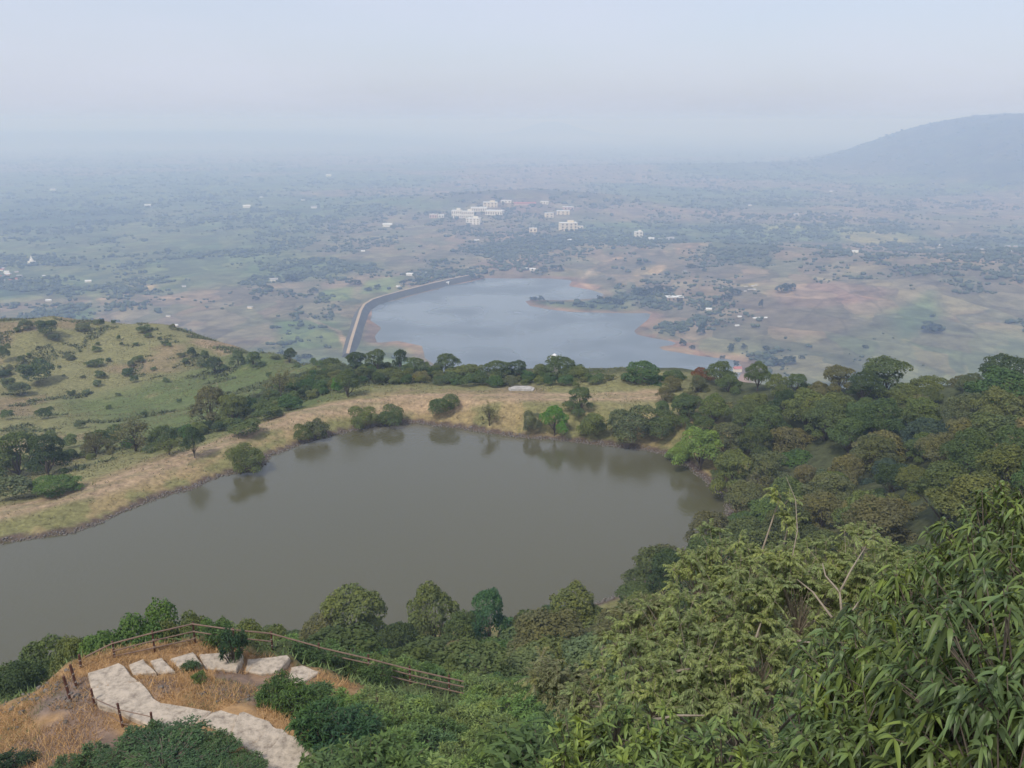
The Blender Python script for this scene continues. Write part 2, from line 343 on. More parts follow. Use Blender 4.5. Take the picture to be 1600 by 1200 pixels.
def ground_mat(name, detail, bump, sc):
    m = bpy.data.materials.new(name); m.use_nodes = True; t = m.node_tree; p = t.nodes['Principled BSDF']
    p.inputs['Roughness'].default_value = .95; p.inputs['Specular IOR Level'].default_value = .15
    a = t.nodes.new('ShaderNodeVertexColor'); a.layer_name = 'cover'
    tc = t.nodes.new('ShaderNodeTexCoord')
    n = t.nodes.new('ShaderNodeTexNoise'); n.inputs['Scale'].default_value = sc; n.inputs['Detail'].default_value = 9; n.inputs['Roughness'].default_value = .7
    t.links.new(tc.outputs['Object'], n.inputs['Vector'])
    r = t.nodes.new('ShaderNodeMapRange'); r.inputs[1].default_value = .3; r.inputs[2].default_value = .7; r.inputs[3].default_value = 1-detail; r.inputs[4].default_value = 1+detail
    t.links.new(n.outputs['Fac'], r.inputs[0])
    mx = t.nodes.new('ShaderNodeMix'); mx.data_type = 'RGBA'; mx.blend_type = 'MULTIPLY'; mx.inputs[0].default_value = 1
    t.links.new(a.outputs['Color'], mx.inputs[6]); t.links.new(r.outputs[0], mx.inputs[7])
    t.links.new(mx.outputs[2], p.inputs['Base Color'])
    b = t.nodes.new('ShaderNodeBump'); b.inputs['Strength'].default_value = .6; b.inputs['Distance'].default_value = bump
    t.links.new(n.outputs['Fac'], b.inputs['Height']); t.links.new(b.outputs[0], p.inputs['Normal'])
    return m, t, mx, p, tc
gm_near = ground_mat('dry_grass_ground', .45, .25, 1.1)[0]
V = np.stack([GX, GY, HG], -1).reshape(-1, 3)
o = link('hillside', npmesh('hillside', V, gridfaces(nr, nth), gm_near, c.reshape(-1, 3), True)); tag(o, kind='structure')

# ---- valley floor
nth2 = 601; T2 = np.radians(np.linspace(-60, 60, nth2)); R2 = 560*np.exp(.0085*np.arange(int(math.log(42000/560)/.0085)))
PX = R2[:, None]*np.sin(T2)[None]; PY = R2[:, None]*np.cos(T2)[None]
PH = np.empty_like(PX)
for k in range(0, len(R2), 40): PH[k:k+40] = hplain(PX[k:k+40], PY[k:k+40])
PH -= sst(700, 600, R2)[:, None]*30
rr = np.hypot(PX, PY)
m1 = fbm(PX, PY, 420, 4, 61); m2 = fbm(PX, PY, 120, 4, 62); m3 = fbm(PX, PY, 1500, 3, 63); m4 = fbm(PX, PY, 2600, 3, 64)
def lp(L, z=-198): return [at(a, b, z) for a, b in L]
# red weight: share of brown scrub and bare land (the rest is green farmland), given to the shader with the tint
brown = sst(.44, .56, m1*.6+m3*.4)
def zone(L, z, soft, nz=0.): return sst(soft, -soft, sdist(PX, PY, lp(L, z))+nz*(m2-.5))
for L, w in (([(0, 470), (180, 455), (380, 470), (560, 430), (560, 560), (300, 560), (-100, 560), (-100, 480)], .85), ([(470, 355), (620, 330), (800, 350), (760, 420), (600, 425), (480, 400)], .8),
             ([(880, 440), (930, 400), (1080, 385), (1250, 400), (1700, 390), (1700, 600), (1000, 600), (1020, 500), (930, 455)], .9), ([(640, 320), (900, 280), (1000, 320), (850, 345)], .7)):
    brown = np.maximum(brown, zone(L, -197, 60, 160)*w)
for L, w in (([(-50, 300), (450, 300), (480, 440), (280, 455), (-50, 460)], .85), ([(830, 560), (1600, 520), (1700, 600), (1100, 610)], .45)):
    brown = brown*(1-zone(L, -197, 60, 260)*w)
pc = np.zeros(PX.shape+(3,)); pc[:] = (.120, .150, .072)
pc = mixc(pc, [.205, .165, .120], brown*.9)
pc = mixc(pc, [.24, .175, .13], sst(.55, .7, m2)*brown*.5)
pc = mixc(pc, [.06, .085, .045], sst(.56, .68, m2)*(1-brown)*.7)
for L, cc, s in (([(1195, 478), (1240, 467), (1300, 470), (1372, 486), (1378, 498), (1280, 505), (1220, 500)], [.27, .185, .14], 10), ([(1310, 357), (1370, 359), (1440, 373), (1400, 386), (1320, 377)], [.24, .23, .11], 10),
                 ([(1180, 350), (1240, 350), (1260, 358), (1200, 360)], [.27, .27, .12], 10), ([(985, 430), (1000, 425), (1040, 424), (1035, 436), (990, 438)], [.38, .29, .17], 4),
                 ([(1150, 462), (1185, 464), (1178, 470), (1155, 468)], [.36, .31, .15], 3), ([(1395, 515), (1450, 495), (1470, 520), (1410, 545)], [.12, .155, .08], 16),
                 ([(210, 444), (245, 446), (240, 456), (205, 452)], [.36, .29, .17], 5), ([(425, 500), (530, 505), (540, 545), (440, 550)], [.13, .17, .07], 12),
                 ([(60, 485), (150, 482), (150, 505), (70, 505)], [.12, .16, .08], 10), ([(570, 440), (640, 430), (610, 455), (560, 462)], [.14, .19, .075], 8), ([(500, 455), (555, 448), (550, 470), (500, 472)], [.14, .19, .075], 8)):
    pc = mixc(pc, cc, zone(L, -197, s, s*1.5)*.92)
for L in ([(745, 385), (800, 372), (900, 366), (925, 385), (840, 400), (780, 408)], [(1080, 388), (1160, 380), (1225, 415), (1190, 440), (1130, 425)], [(930, 470), (960, 455), (1060, 460), (1050, 472), (960, 475)], [(0, 440), (60, 440), (100, 455), (0, 470)], [(0, 330), (200, 325), (240, 345), (0, 360)]):
    pc = mixc(pc, [.055, .08, .045], zone(L, -196, 10, 40)*.75)
dL = np.where(rr < 3500, sdist(PX, PY, LAKE), 1e3)
pc = mixc(pc, [.27, .165, .125], sst(30, 4, dL+34*(m2-.5))*(dL > -40)*.75)
for L, wd in (([(0, 497), (110, 478), (200, 462), (300, 470)], 3.5), ([(940, 458), (905, 440), (925, 425), (1000, 400), (1045, 380)], 4), ([(545, 552), (530, 520), (480, 500)], 3), ([(925, 432), (990, 412), (1100, 405)], 3.), ([(720, 433), (800, 415), (830, 392)], 3.5)):
    pc = mixc(pc, [.36, .26, .18], sst(wd*1.6, wd*.6, dline(PX, PY, lp(L)))*.8)
pc = mixc(pc, [.06, .075, .05], sst(-180, -140, PH)*(rr > 2600)*.85)
vm, t, mx, p, tc = ground_mat('valley_farmland', .5, 2.0, .035)
vo = t.nodes.new('ShaderNodeTexVoronoi'); vo.inputs['Scale'].default_value = 1/42; vo.feature = 'F1'; vo.distance = 'CHEBYCHEV'
mp = t.nodes.new('ShaderNodeMapping'); mp.inputs['Rotation'].default_value = (0, 0, .5); mp.inputs['Scale'].default_value = (1, .62, 0)
wn = t.nodes.new('ShaderNodeTexNoise'); wn.inputs['Scale'].default_value = .006
va = t.nodes.new('ShaderNodeVectorMath'); va.operation = 'MULTIPLY_ADD'; va.inputs[1].default_value = (90, 90, 0)
t.links.new(tc.outputs['Object'], wn.inputs['Vector']); t.links.new(wn.outputs['Color'], va.inputs[0]); t.links.new(tc.outputs['Object'], va.inputs[2])
t.links.new(va.outputs[0], mp.inputs['Vector']); t.links.new(mp.outputs[0], vo.inputs['Vector'])
sx = t.nodes.new('ShaderNodeSeparateColor'); t.links.new(vo.outputs['Color'], sx.inputs[0])
rp = t.nodes.new('ShaderNodeValToRGB'); rp.color_ramp.interpolation = 'CONSTANT'
es = rp.color_ramp.elements; es[0].color = (.62, .66, .62, 1); es[0].position = 0; es[1].color = (1.0, 1.05, .95, 1); es[1].position = .25
for q, cc in ((.45, (1.2, 1.08, .95)), (.6, (.75, .92, .75)), (.72, (1.3, 1.32, 1.05)), (.82, (.9, .84, .82)), (.92, (1.3, 1.15, 1.02))):
    e = es.new(q); e.color = cc+(1,)
t.links.new(sx.outputs[0], rp.inputs[0])
vd = t.nodes.new('ShaderNodeTexVoronoi'); vd.feature = 'DISTANCE_TO_EDGE'; vd.inputs['Scale'].default_value = 1/42
t.links.new(mp.outputs[0], vd.inputs['Vector'])
er = t.nodes.new('ShaderNodeMapRange'); er.inputs[1].default_value = .01; er.inputs[2].default_value = .07; er.inputs[3].default_value = .75; er.inputs[4].default_value = 1
t.links.new(vd.outputs['Distance'], er.inputs[0])
m2n = t.nodes.new('ShaderNodeMix'); m2n.data_type = 'RGBA'; m2n.blend_type = 'MULTIPLY'; m2n.inputs[0].default_value = .7
m3n = t.nodes.new('ShaderNodeMix'); m3n.data_type = 'RGBA'; m3n.blend_type = 'MULTIPLY'; m3n.inputs[0].default_value = .8
t.links.new(mx.outputs[2], m2n.inputs[6]); t.links.new(rp.outputs[0], m2n.inputs[7]); t.links.new(m2n.outputs[2], m3n.inputs[6]); t.links.new(er.outputs[0], m3n.inputs[7])
t.links.new(m3n.outputs[2], p.inputs['Base Color'])
o = link('valley_plain', npmesh('valley_plain', np.stack([PX, PY, PH], -1).reshape(-1, 3), gridfaces(len(R2), nth2), vm, pc.reshape(-1, 3), True)); tag(o, kind='structure')

# ------------------------------------------------------------------ water
def water_mat(name, col, rough, bump, sc):
    m = bpy.data.materials.new(name); m.use_nodes = True; t = m.node_tree; p = t.nodes['Principled BSDF']
    p.inputs['Base Color'].default_value = col+(1,); p.inputs['Roughness'].default_value = rough; p.inputs['IOR'].default_value = 1.5
    tc = t.nodes.new('ShaderNodeTexCoord'); n = t.nodes.new('ShaderNodeTexNoise'); n.inputs['Scale'].default_value = sc; n.inputs['Detail'].default_value = 4
    b = t.nodes.new('ShaderNodeBump'); b.inputs['Distance'].default_value = bump; b.inputs['Strength'].default_value = 1
    mp = t.nodes.new('ShaderNodeMapping'); mp.inputs['Scale'].default_value = (1, .55, 1)
    t.links.new(tc.outputs['Object'], mp.inputs[0]); t.links.new(mp.outputs[0], n.inputs['Vector']); t.links.new(n.outputs['Fac'], b.inputs['Height']); t.links.new(b.outputs[0], p.inputs['Normal'])
    n2 = t.nodes.new('ShaderNodeTexNoise'); n2.inputs['Scale'].default_value = sc*.02; t.links.new(tc.outputs['Object'], n2.inputs['Vector'])
    r = t.nodes.new('ShaderNodeMapRange'); r.inputs[1].default_value = .35; r.inputs[2].default_value = .65; r.inputs[3].default_value = rough*.5; r.inputs[4].default_value = rough*1.8
    t.links.new(n2.outputs['Fac'], r.inputs[0]); t.links.new(r.outputs[0], p.inputs['Roughness'])
    return m
def sheet(name, P, z, off, mat):
    c0 = np.mean([p[:2] for p in P], 0); mb = MB()
    Q = []
    n = len(P)
    for i in range(n):
        a, b = np.array(P[i-1][:2]), np.array(P[(i+1) % n][:2]); t = b-a; t = t/(np.linalg.norm(t)+1e-9); nn = np.array([t[1], -t[0]])
        q = np.array(P[i][:2])+nn*off
        if inpoly(q[0], q[1], P): q = np.array(P[i][:2])-nn*off
        Q.append((q[0], q[1], z))
    me = bpy.data.meshes.new(name); me.from_pydata(Q, [], [list(range(n))]); me.update()
    if me.polygons[0].normal.z < 0: me.flip_normals()
    me.materials.append(mat)
    return tag(link(name, me), kind='structure')
sheet('pond_water', POND, 0, .25, water_mat('murky_pond_water', (.090, .084, .045), .13, .03, 1.8))
sheet('reservoir_water', LAKE, LAKEZ, 2, water_mat('reservoir_water', (.120, .145, .158), .25, .05, .6))

# ------------------------------------------------------------------ leaf and wood materials
def leaf_mat(name, rough=.7, trans=.35, var=.2, warm=(1.22, 1.12, .80), spec=.12):
    m = bpy.data.materials.new(name); m.use_nodes = True; t = m.node_tree; p = t.nodes['Principled BSDF']; out = t.nodes['Material Output']
    oi = t.nodes.new('ShaderNodeObjectInfo'); g = t.nodes.new('ShaderNodeNewGeometry')
    r = t.nodes.new('ShaderNodeMapRange'); r.inputs[3].default_value = 1-var; r.inputs[4].default_value = 1+var; t.links.new(g.outputs['Random Per Island'], r.inputs[0])
    tc = t.nodes.new('ShaderNodeTexCoord'); n = t.nodes.new('ShaderNodeTexNoise'); n.inputs['Scale'].default_value = 2.5; n.inputs['Detail'].default_value = 3
    t.links.new(tc.outputs['Object'], n.inputs['Vector'])
    rr_ = t.nodes.new('ShaderNodeMapRange'); rr_.inputs[1].default_value = .4; rr_.inputs[2].default_value = .7; t.links.new(n.outputs['Fac'], rr_.inputs[0])
    a = t.nodes.new('ShaderNodeMix'); a.data_type = 'RGBA'; a.blend_type = 'MULTIPLY'; a.inputs[0].default_value = 1
    t.links.new(oi.outputs['Color'], a.inputs[6]); t.links.new(r.outputs[0], a.inputs[7])
    b = t.nodes.new('ShaderNodeMix'); b.data_type = 'RGBA'; b.blend_type = 'MULTIPLY'; b.inputs[7].default_value = warm+(1,)
    t.links.new(rr_.outputs[0], b.inputs[0]); t.links.new(a.outputs[2], b.inputs[6])
    t.links.new(b.outputs[2], p.inputs['Base Color']); p.inputs['Roughness'].default_value = rough; p.inputs['Specular IOR Level'].default_value = spec
    tr = t.nodes.new('ShaderNodeBsdfTranslucent'); t.links.new(b.outputs[2], tr.inputs[0])
    ms = t.nodes.new('ShaderNodeMixShader'); ms.inputs[0].default_value = trans
    t.links.new(p.outputs[0], ms.inputs[1]); t.links.new(tr.outputs[0], ms.inputs[2]); t.links.new(ms.outputs[0], out.inputs[0])
    return m
LEAF = leaf_mat('small_leaf_foliage'); LEAFN = leaf_mat('broad_leaf_foliage', .42, .28, .6, (1.7, 1.45, .75), .3); LEAFF = leaf_mat('narrow_leaf_foliage', .5, .42, .45, (1.3, 1.18, .85), .2)
def plain_mat(name, col, rough=.85, var=.25, sc=3., bump=.02, metal=0):
    m = bpy.data.materials.new(name); m.use_nodes = True; t = m.node_tree; p = t.nodes['Principled BSDF']
    p.inputs['Roughness'].default_value = rough; p.inputs['Metallic'].default_value = metal; p.inputs['Specular IOR Level'].default_value = .3
    tc = t.nodes.new('ShaderNodeTexCoord'); n = t.nodes.new('ShaderNodeTexNoise'); n.inputs['Scale'].default_value = sc; n.inputs['Detail'].default_value = 8; n.inputs['Roughness'].default_value = .65
    t.links.new(tc.outputs['Object'], n.inputs['Vector'])
    rp = t.nodes.new('ShaderNodeValToRGB'); e = rp.color_ramp.elements; e[0].position = .3; e[1].position = .7
    e[0].color = tuple(x*(1-var) for x in col)+(1,); e[1].color = tuple(min(1, x*(1+var)) for x in col)+(1,)
    t.links.new(n.outputs['Fac'], rp.inputs[0]); t.links.new(rp.outputs[0], p.inputs['Base Color'])
    b = t.nodes.new('ShaderNodeBump'); b.inputs['Distance'].default_value = bump; t.links.new(n.outputs['Fac'], b.inputs['Height']); t.links.new(b.outputs[0], p.inputs['Normal'])
    return m
BARK = plain_mat('bark', (.13, .105, .08)); PALEBARK = plain_mat('pale_bark', (.30, .25, .19), sc=14)
CONC = plain_mat('weathered_concrete', (.445, .375, .295), .95, .15, 3.2, .08)
for n_ in CONC.node_tree.nodes:
    if n_.type == 'VALTORGB': n_.color_ramp.elements[0].position = .44; n_.color_ramp.elements[1].position = .58; e_ = n_.color_ramp.elements.new(.34); e_.color = (.25, .205, .16, 1)
CONC.name = 'weathered_concrete'; RUST = plain_mat('rusty_brown_paint', (.105, .045, .03), .6, .4, 9, .004)
RAIL = plain_mat('tan_painted_pipe', (.21, .14, .10), .55, .25, 6, .003); WHITEP = plain_mat('white_paint_band', (.34, .31, .27), .7, .2, 12, .002)
ROCK = plain_mat('grey_rock', (.17, .15, .13), .95, .35, 2.5, .08); DRYM = plain_mat('dry_straw', (.42, .265, .125), .9, .3, 6)
WALLM = plain_mat('whitewashed_wall', (.82, .77, .69), .9, .06, .3, .01); CREAM = plain_mat('cream_wall', (.78, .67, .50), .9, .08, .3, .01); PINKW = plain_mat('pale_pink_wall', (.62, .45, .40), .9, .08, .3, .01)
ROOFW = plain_mat('pale_sheet_roof', (.72, .72, .72), .6, .08, .4, .01); ROOFR = plain_mat('red_tile_roof', (.42, .15, .12), .8, .15, .5, .01); ROOFG = plain_mat('grey_roof', (.38, .37, .37), .8, .1, .5, .01)
SLABM = plain_mat('lichened_stone_slab', (.36, .34, .31), .95, .35, 1.2, .05)
DARKW = plain_mat('dark_opening', (.05, .05, .055), .4, .1, 1, .001); EMB = plain_mat('stone_pitched_slope', (.085, .085, .07), .95, .3, .05, .5); ROADM = plain_mat('dirt_crest_road', (.42, .32, .22), .95, .12, .08, .05)

# ------------------------------------------------------------------ foliage builders
def unit(v): return v/(np.linalg.norm(v, axis=-1, keepdims=True)+1e-9)
def quads(C, N, size, rng, asp=.7, up=0):
    """small leaf sprays: bent kites round centre C facing N"""
    n = len(C); a = unit(np.cross(N, rng.normal(size=(n, 3)))); b = np.cross(N, a)
    s = (size*rng.uniform(.6, 1.4, n))[:, None]
    V = np.stack([C-a*s*.5, C-b*s*.5*asp+N*s*.12, C+a*s*.5-N*s*.1, C+b*s*.5*asp+N*s*.12], 1).reshape(-1, 3)
    return V, np.arange(4*n).reshape(n, 4)
def crown_pts(n, lobes, rng, shell=.35):
    """points on the outer skins of a set of lobes (cx,cy,cz,r); those buried in another lobe are dropped"""
    L = np.array(lobes); w = L[:, 3]**2; k = rng.choice(len(L), n, p=w/w.sum())
    d = unit(rng.normal(size=(n, 3))); d[:, 2] = np.where(d[:, 2] < -.35, -d[:, 2], d[:, 2])
    lump = 1+.16*np.sin(d[:, 0]*7+k)*np.sin(d[:, 1]*7+2*k)*np.sin(d[:, 2]*6+k)
    rr = L[k, 3]*lump*(1-shell*rng.random(n)**2.2)
    C = L[k, :3]+d*rr[:, None]
    q = np.zeros(n, bool)
    for j in range(len(L)):
        q |= (np.linalg.norm(C-L[j, :3], axis=1) < L[j, 3]*.72) & (k != j)
    return C[~q], d[~q]
def tree_lobes(rng, n, flat=.62, base=.30):
    """unit tree: height 1, crown width 1"""
    out = [(0, 0, base+.36, .24)]
    for i in range(n):
        a = i*2.39996+rng.uniform(-.3, .3); f = (i+.5)/n
        rad = .37*math.sqrt(f)*rng.uniform(.6, 1.25); r = rng.uniform(.10, .22)
        z = base+(1-base)*(.80-.80*(rad/.4)**1.5*rng.uniform(.35, 1.3))-.05
        out.append((rad*math.cos(a), rad*math.sin(a), min(max(z, base+r*.25), 1-r), r))
    return out
def make_tree_proto(seed, n=7000, leaf=.05, lob=14, base=.3, squash=1.):
    rng = np.random.default_rng(seed)
    lobes = tree_lobes(rng, lob, base=base)
    sub = []
    for (x, y, z, r) in lobes:                                   # smaller bosses on each lobe: the lumpy outline of a broadleaf crown
        sub.append((x, y, z, r*.9))
        for k in range(5):
            d = unit(rng.normal(size=3)); d[2] = abs(d[2])*.8
            sub.append((x+d[0]*r*.85, y+d[1]*r*.85, z+d[2]*r*.75, r*rng.uniform(.3, .6)))
    C, D = crown_pts(n, sub, rng)
    N = unit(D+rng.normal(scale=.42, size=D.shape)+np.array([0, 0, .35]))
    V, F = quads(C, N, leaf, rng)
    cr = npmesh('crown', V, F, LEAF)
    mb = MB(); lean = rng.uniform(-.05, .05, 2)
    mb.tube([(0, 0, -.08), (lean[0]*.5, lean[1]*.5, base*.5), (lean[0], lean[1], base+.1), (0, 0, base+.4)], [.032, .024, .018, .008], 7)
    for (x, y, z, r) in lobes[1::2]:
        mb.tube([(lean[0]*.8, lean[1]*.8, base*rng.uniform(.5, 1.1)), (x*.45, y*.45, base*.6+z*.35), (x*.9, y*.9, z)], [.014, .010, .004], 5)
    return mb.mesh('trunk', BARK, True), cr
def make_bush_proto(seed, n=2200, leaf=.07, lob=7, name='foliage'):
    rng = np.random.default_rng(seed); L = [(0, 0, .4, .36)]
    for i in range(lob):
        a = i*2.4+rng.uniform(-.4, .4); q = rng.uniform(.15, .33); r = rng.uniform(.14, .24); L.append((q*math.cos(a), q*math.sin(a), rng.uniform(.22, .85-r*.6), r))
    C, D = crown_pts(n, L, rng, .45)
    C[:, 2] = np.maximum(C[:, 2], .01)
    V, F = quads(C, unit(D+rng.normal(scale=.6, size=D.shape)+np.array([0, 0, .3])), leaf, rng)
    return npmesh(name, V, F, LEAF)
def make_sparse_proto(seed, n=1500, leaf=.045):
    rng = np.random.default_rng(seed); lobes = tree_lobes(rng, 12, base=.25); mb = MB()
    mb.tube([(0, 0, -.08), (.02, .01, .3), (0, 0, .7)], [.03, .022, .006], 6); tips = []
    for (x, y, z, r) in lobes:
        p1 = np.array([x*.4, y*.4, .2+z*.35]); p2 = np.array([x, y, z]); mb.tube([(0.01, 0, rng.uniform(.12, .35)), p1, p2], [.014, .010, .005], 5)
        for k in range(6):
            e = p2+rng.normal(scale=.08, size=3)+np.array([x, y, .1])*.25; mb.tube([p1*.3+p2*.7, e], [.005, .0018], 4); tips.append(e)
    tips = np.array(tips); C = np.repeat(tips, n//len(tips), 0)+rng.normal(scale=.045, size=(n//len(tips)*len(tips), 3)); D = unit(rng.normal(size=C.shape))
    V, F = quads(C, D, leaf, rng)
    return mb.mesh('trunk', BARK, True), npmesh('crown', V, F, LEAF)
def leaves(B, Dn, Up, L, Wd, droop, rng, st=5):
    """long leaves with a folded midrib, arching down; all arrays"""
    n = len(B); t = np.linspace(0, 1, st); prof = np.interp(t, [0, .12, .45, .75, 1], [.12, .6, 1, .68, .03])
    S = unit(np.cross(Dn, Up)); Nn = unit(np.cross(S, Dn)); V = np.zeros((n, st, 3, 3))
    for i, ti in enumerate(t):
        cen = B+Dn*(L*ti)[:, None]; cen = cen-np.array([0, 0, 1.])*(L*droop*ti*ti)[:, None]
        w = (Wd*prof[i]*.5)[:, None]
        V[:, i, 1] = cen-Nn*w*.25; V[:, i, 0] = cen-S*w+Nn*w*.25; V[:, i, 2] = cen+S*w+Nn*w*.25
    base = (np.arange(n)*st*3)[:, None]; fs = []
    for i in range(st-1):
        for j in range(2): fs.append(np.stack([base[:, 0]+i*3+j, base[:, 0]+(i+1)*3+j, base[:, 0]+(i+1)*3+j+1, base[:, 0]+i*3+j+1], 1))
    return V.reshape(-1, 3), np.concatenate(fs)
def kites(B, Dn, Up, L, Wd, droop):
    """cheap pointed leaf: two bent halves"""
    S = unit(np.cross(Dn, Up)); n = len(B); z = np.array([0, 0, 1.])
    m = B+Dn*(L*.45)[:, None]-z*(L*droop*.2)[:, None]; e = B+Dn*L[:, None]-z*(L*droop)[:, None]; w = (Wd*.5)[:, None]
    V = np.stack([B, m-S*w, e, m+S*w], 1).reshape(-1, 3); return V, np.arange(4*n).reshape(n, 4)
def make_shrub_proto(seed, ntip=150, per=11, L=.13, Wd=.034, name='leaves', kind='whorl'):
    """leafy hillside shrub about 1 m high, 1.2 m wide: sprays of narrow leaves at the shoot tips"""
    rng = np.random.default_rng(seed); mb = MB(); Lb = [(0, 0, .35, .42)]
    for i in range(6):
        a = i*1.05+rng.uniform(-.3, .3); q = rng.uniform(.25, .4); r = rng.uniform(.2, .3); Lb.append((q*math.cos(a), q*math.sin(a), rng.uniform(.2, .62), r))
    C, D = crown_pts(ntip*2, Lb, rng, .3); C, D = C[:ntip], D[:ntip]; C[:, 2] = np.maximum(C[:, 2], .05)
    for i in range(0, len(C), 3): mb.tube([(C[i, 0]*.15, C[i, 1]*.15, -.1), (C[i]*.6), C[i]], [.010, .007, .003], 4)
    n = len(C)*per; B = np.repeat(C, per, 0)+rng.normal(scale=.012, size=(n, 3)); ax = np.repeat(unit(D+np.array([0, 0, .6])), per, 0)
    B = B-ax*rng.uniform(0, .16, n)[:, None]
    Dn = unit(ax*.55+unit(rng.normal(size=(n, 3)))*.9); Ls = L*rng.uniform(.6, 1.25, n)
    V, F = kites(B, Dn, unit(rng.normal(scale=.3, size=(n, 3))+np.array([0, 0, 1.])), Ls, Wd*rng.uniform(.7, 1.3, n), rng.uniform(.1, .6, n))
    return mb.mesh('stems', BARK), npmesh(name, V, F, LEAFF)

TREES = [make_tree_proto(100+i, 17000, .031, 16+i % 4, .10+.05*(i % 3)) for i in range(6)]
MIDT = [make_tree_proto(130+i, 6500, .04, 12, .08) for i in range(4)]
SPARSE = [make_sparse_proto(150+i) for i in range(3)]
BUSH = [make_bush_proto(160+i, 3600, .052) for i in range(5)]
BIGB = [make_bush_proto(170+i, 11000, .033, 11) for i in range(4)]
FARB = [make_bush_proto(180+i, 260, .16, 6, 'far_tree') for i in range(5)]
SHRUB = [make_shrub_proto(190+i) for i in range(5)]
FINE = [make_shrub_proto(220+i, 620, 9, .048, .017) for i in range(2)]

PAL = dict(olive=(.165, .200, .070), dull=(.120, .165, .066), dark=(.080, .118, .052), grey=(.145, .175, .090), brown=(.165, .168, .080), gold=(.200, .195, .088),
           bright=(.125, .270, .050), lime=(.22, .32, .085), green=(.095, .165, .058), rust=(.20, .095, .04), blue=(.080, .120, .088), fresh=(.125, .205, .062))
def jit(c, s=.12): k = random.uniform(1-s, 1+s); return tuple(x*k*random.uniform(1-s*.4, 1+s*.4) for x in c)
def put(kind, loc, h, w, colr, name, label, cat, group=None, proto=None, rz=None):
    rz = random.uniform(0, 6.28) if rz is None else rz
    lib = {'tree': TREES, 'mid': MIDT, 'sparse': SPARSE, 'bush': BUSH, 'bigbush': BIGB, 'far': FARB, 'shrub': SHRUB, 'fine': FINE}[kind]
    pr = lib[random.randrange(len(lib)) if proto is None else proto % len(lib)]
    cc = tuple(colr)+(1,)
    if isinstance(pr, tuple):
        e = empty(name, loc, rz)
        for nm, me in zip(('trunk', 'crown') if kind not in ('shrub', 'fine') else ('stems', 'leaves'), pr):
            q = link(nm, me, e); q.scale = (w, w*random.uniform(.9, 1.1), h); q.color = cc
    else:
        e = link(name, pr, None, loc, rz); e.scale = (w, w*random.uniform(.85, 1.15), h); e.color = cc
    return tag(e, label, cat, group)
def spot(px, Y):                               # ground point on the sight line column px at depth Y
    z = 0
    for _ in range(6):
        x = 0; t0 = None
        # depth along y fixed: solve u from px with the current height
        # v from z: ray through (u,v): y = t*(CP - v*SP), z = CAMZ - t*(SP+v*CP)
        r = (CAMZ-z)/Y; v = (r*CP-SP)/(CP+r*SP); tt = Y/(CP-v*SP); x = (px-800)/FPX*tt; z = hq(x, Y)
    return np.array([x, Y, z]), tt
def zat(py, Y):
    v = (py-600)/FPX; tt = Y/(CP-v*SP); return CAMZ-tt*(SP+v*CP)
def place(kind, px, Y, top, wpx, col, name, label, cat, group=None, **k):
    p, tt = spot(px, Y); h = zat(top, Y)-p[2]
    if h < .4: h = .8; print('LOW', px, Y, top, round(p[2], 1))
    w = wpx*tt/FPX
    if kind in ('tree', 'mid') and h < .78*w: p = p-np.array([0, 0, .78*w-h]); h = .78*w      # crowded trees: the foot stands lower in the slope
    c3 = jit(PAL[col], .06) if isinstance(col, str) else col
    return put(kind, p-np.array([0, 0, .02*h]), h, w, c3, name, label, cat, group, **k)
def gp(kind, px, by, top, wpx, col, name, label, cat, group=None, **k):
    """the same, from the pixel where the foot stands"""
    p = ghit(px, by); return place(kind, px, p[1], top, wpx, col, name, label, cat, group, **k)
TAKEN = []
LMW = [((1090, 700), 'the light green tree'), ((1230, 690), 'the golden olive tree'), ((1370, 700), 'the big brownish gold tree'), ((1445, 670), 'the bluish feathery tree'), ((1095, 590), 'the rust orange tree'), ((1381, 575), 'the largest skyline tree'), ((1570, 600), 'the rich green tree'), ((1540, 850), 'the mango tree'), ((1360, 790), 'the wide golden brown tree'), ((1185, 750), 'the leafless brown tree'), ((1500, 715), 'the thin fresh green tree')]
LMS = [((558, 950), 'the large olive tree'), ((678, 945), 'the olive round tree'), ((765, 940), 'the bluish green tree'), ((900, 950), 'the right olive tree'), ((1045, 890), 'the dark shore tree'), ((305, 980), 'the railing corner'), ((60, 1040), 'the left edge'), ((720, 1050), 'the railing end'), ((870, 1000), 'the wide reddish tree')]
LMR = [((527, 600), 'the very bright bush'), ((626, 560), 'the pointed dark tree'), ((698, 570), 'the lake shore'), ((815, 600), 'the stone platform'), ((876, 580), 'the tallest ridge tree'), ((1005, 580), 'the round dense tree')]
LMG = [((305, 690), 'the lone dark tree'), ((212, 680), 'the brown round tree'), ((78, 705), 'the dark left tree'), ((385, 630), 'the small round tree'), ((440, 600), 'the thin olive tree'), ((92, 757), 'the low fresh bush')]
LMN = [((480, 1090), 'the last upper step'), ((520, 1180), 'the lower steps'), ((720, 1075), 'the railing end'), ((600, 1060), 'the right railing'), ((905, 1150), 'the broad leaved shrub'), ((1100, 960), 'the feathery tree'), ((850, 1060), 'the pale sprigs'), ((700, 1160), 'the bottom edge'), ((1300, 850), 'the mango tree')]
def near(q, LM):
    (a, b), nm = min(LM, key=lambda l: (l[0][0]-q[0])**2+(l[0][1]-q[1])**2); dx, dy = q[0]-a, q[1]-b
    if math.hypot(dx, dy) < 22: return 'right beside '+nm
    return ('right of ' if dx > 0 else 'left of ')+nm if abs(dx) > abs(dy)*1.1 else ('below ' if dy > 0 else 'above ')+nm
def reg(o): TAKEN.append((o.location.x, o.location.y)); return o

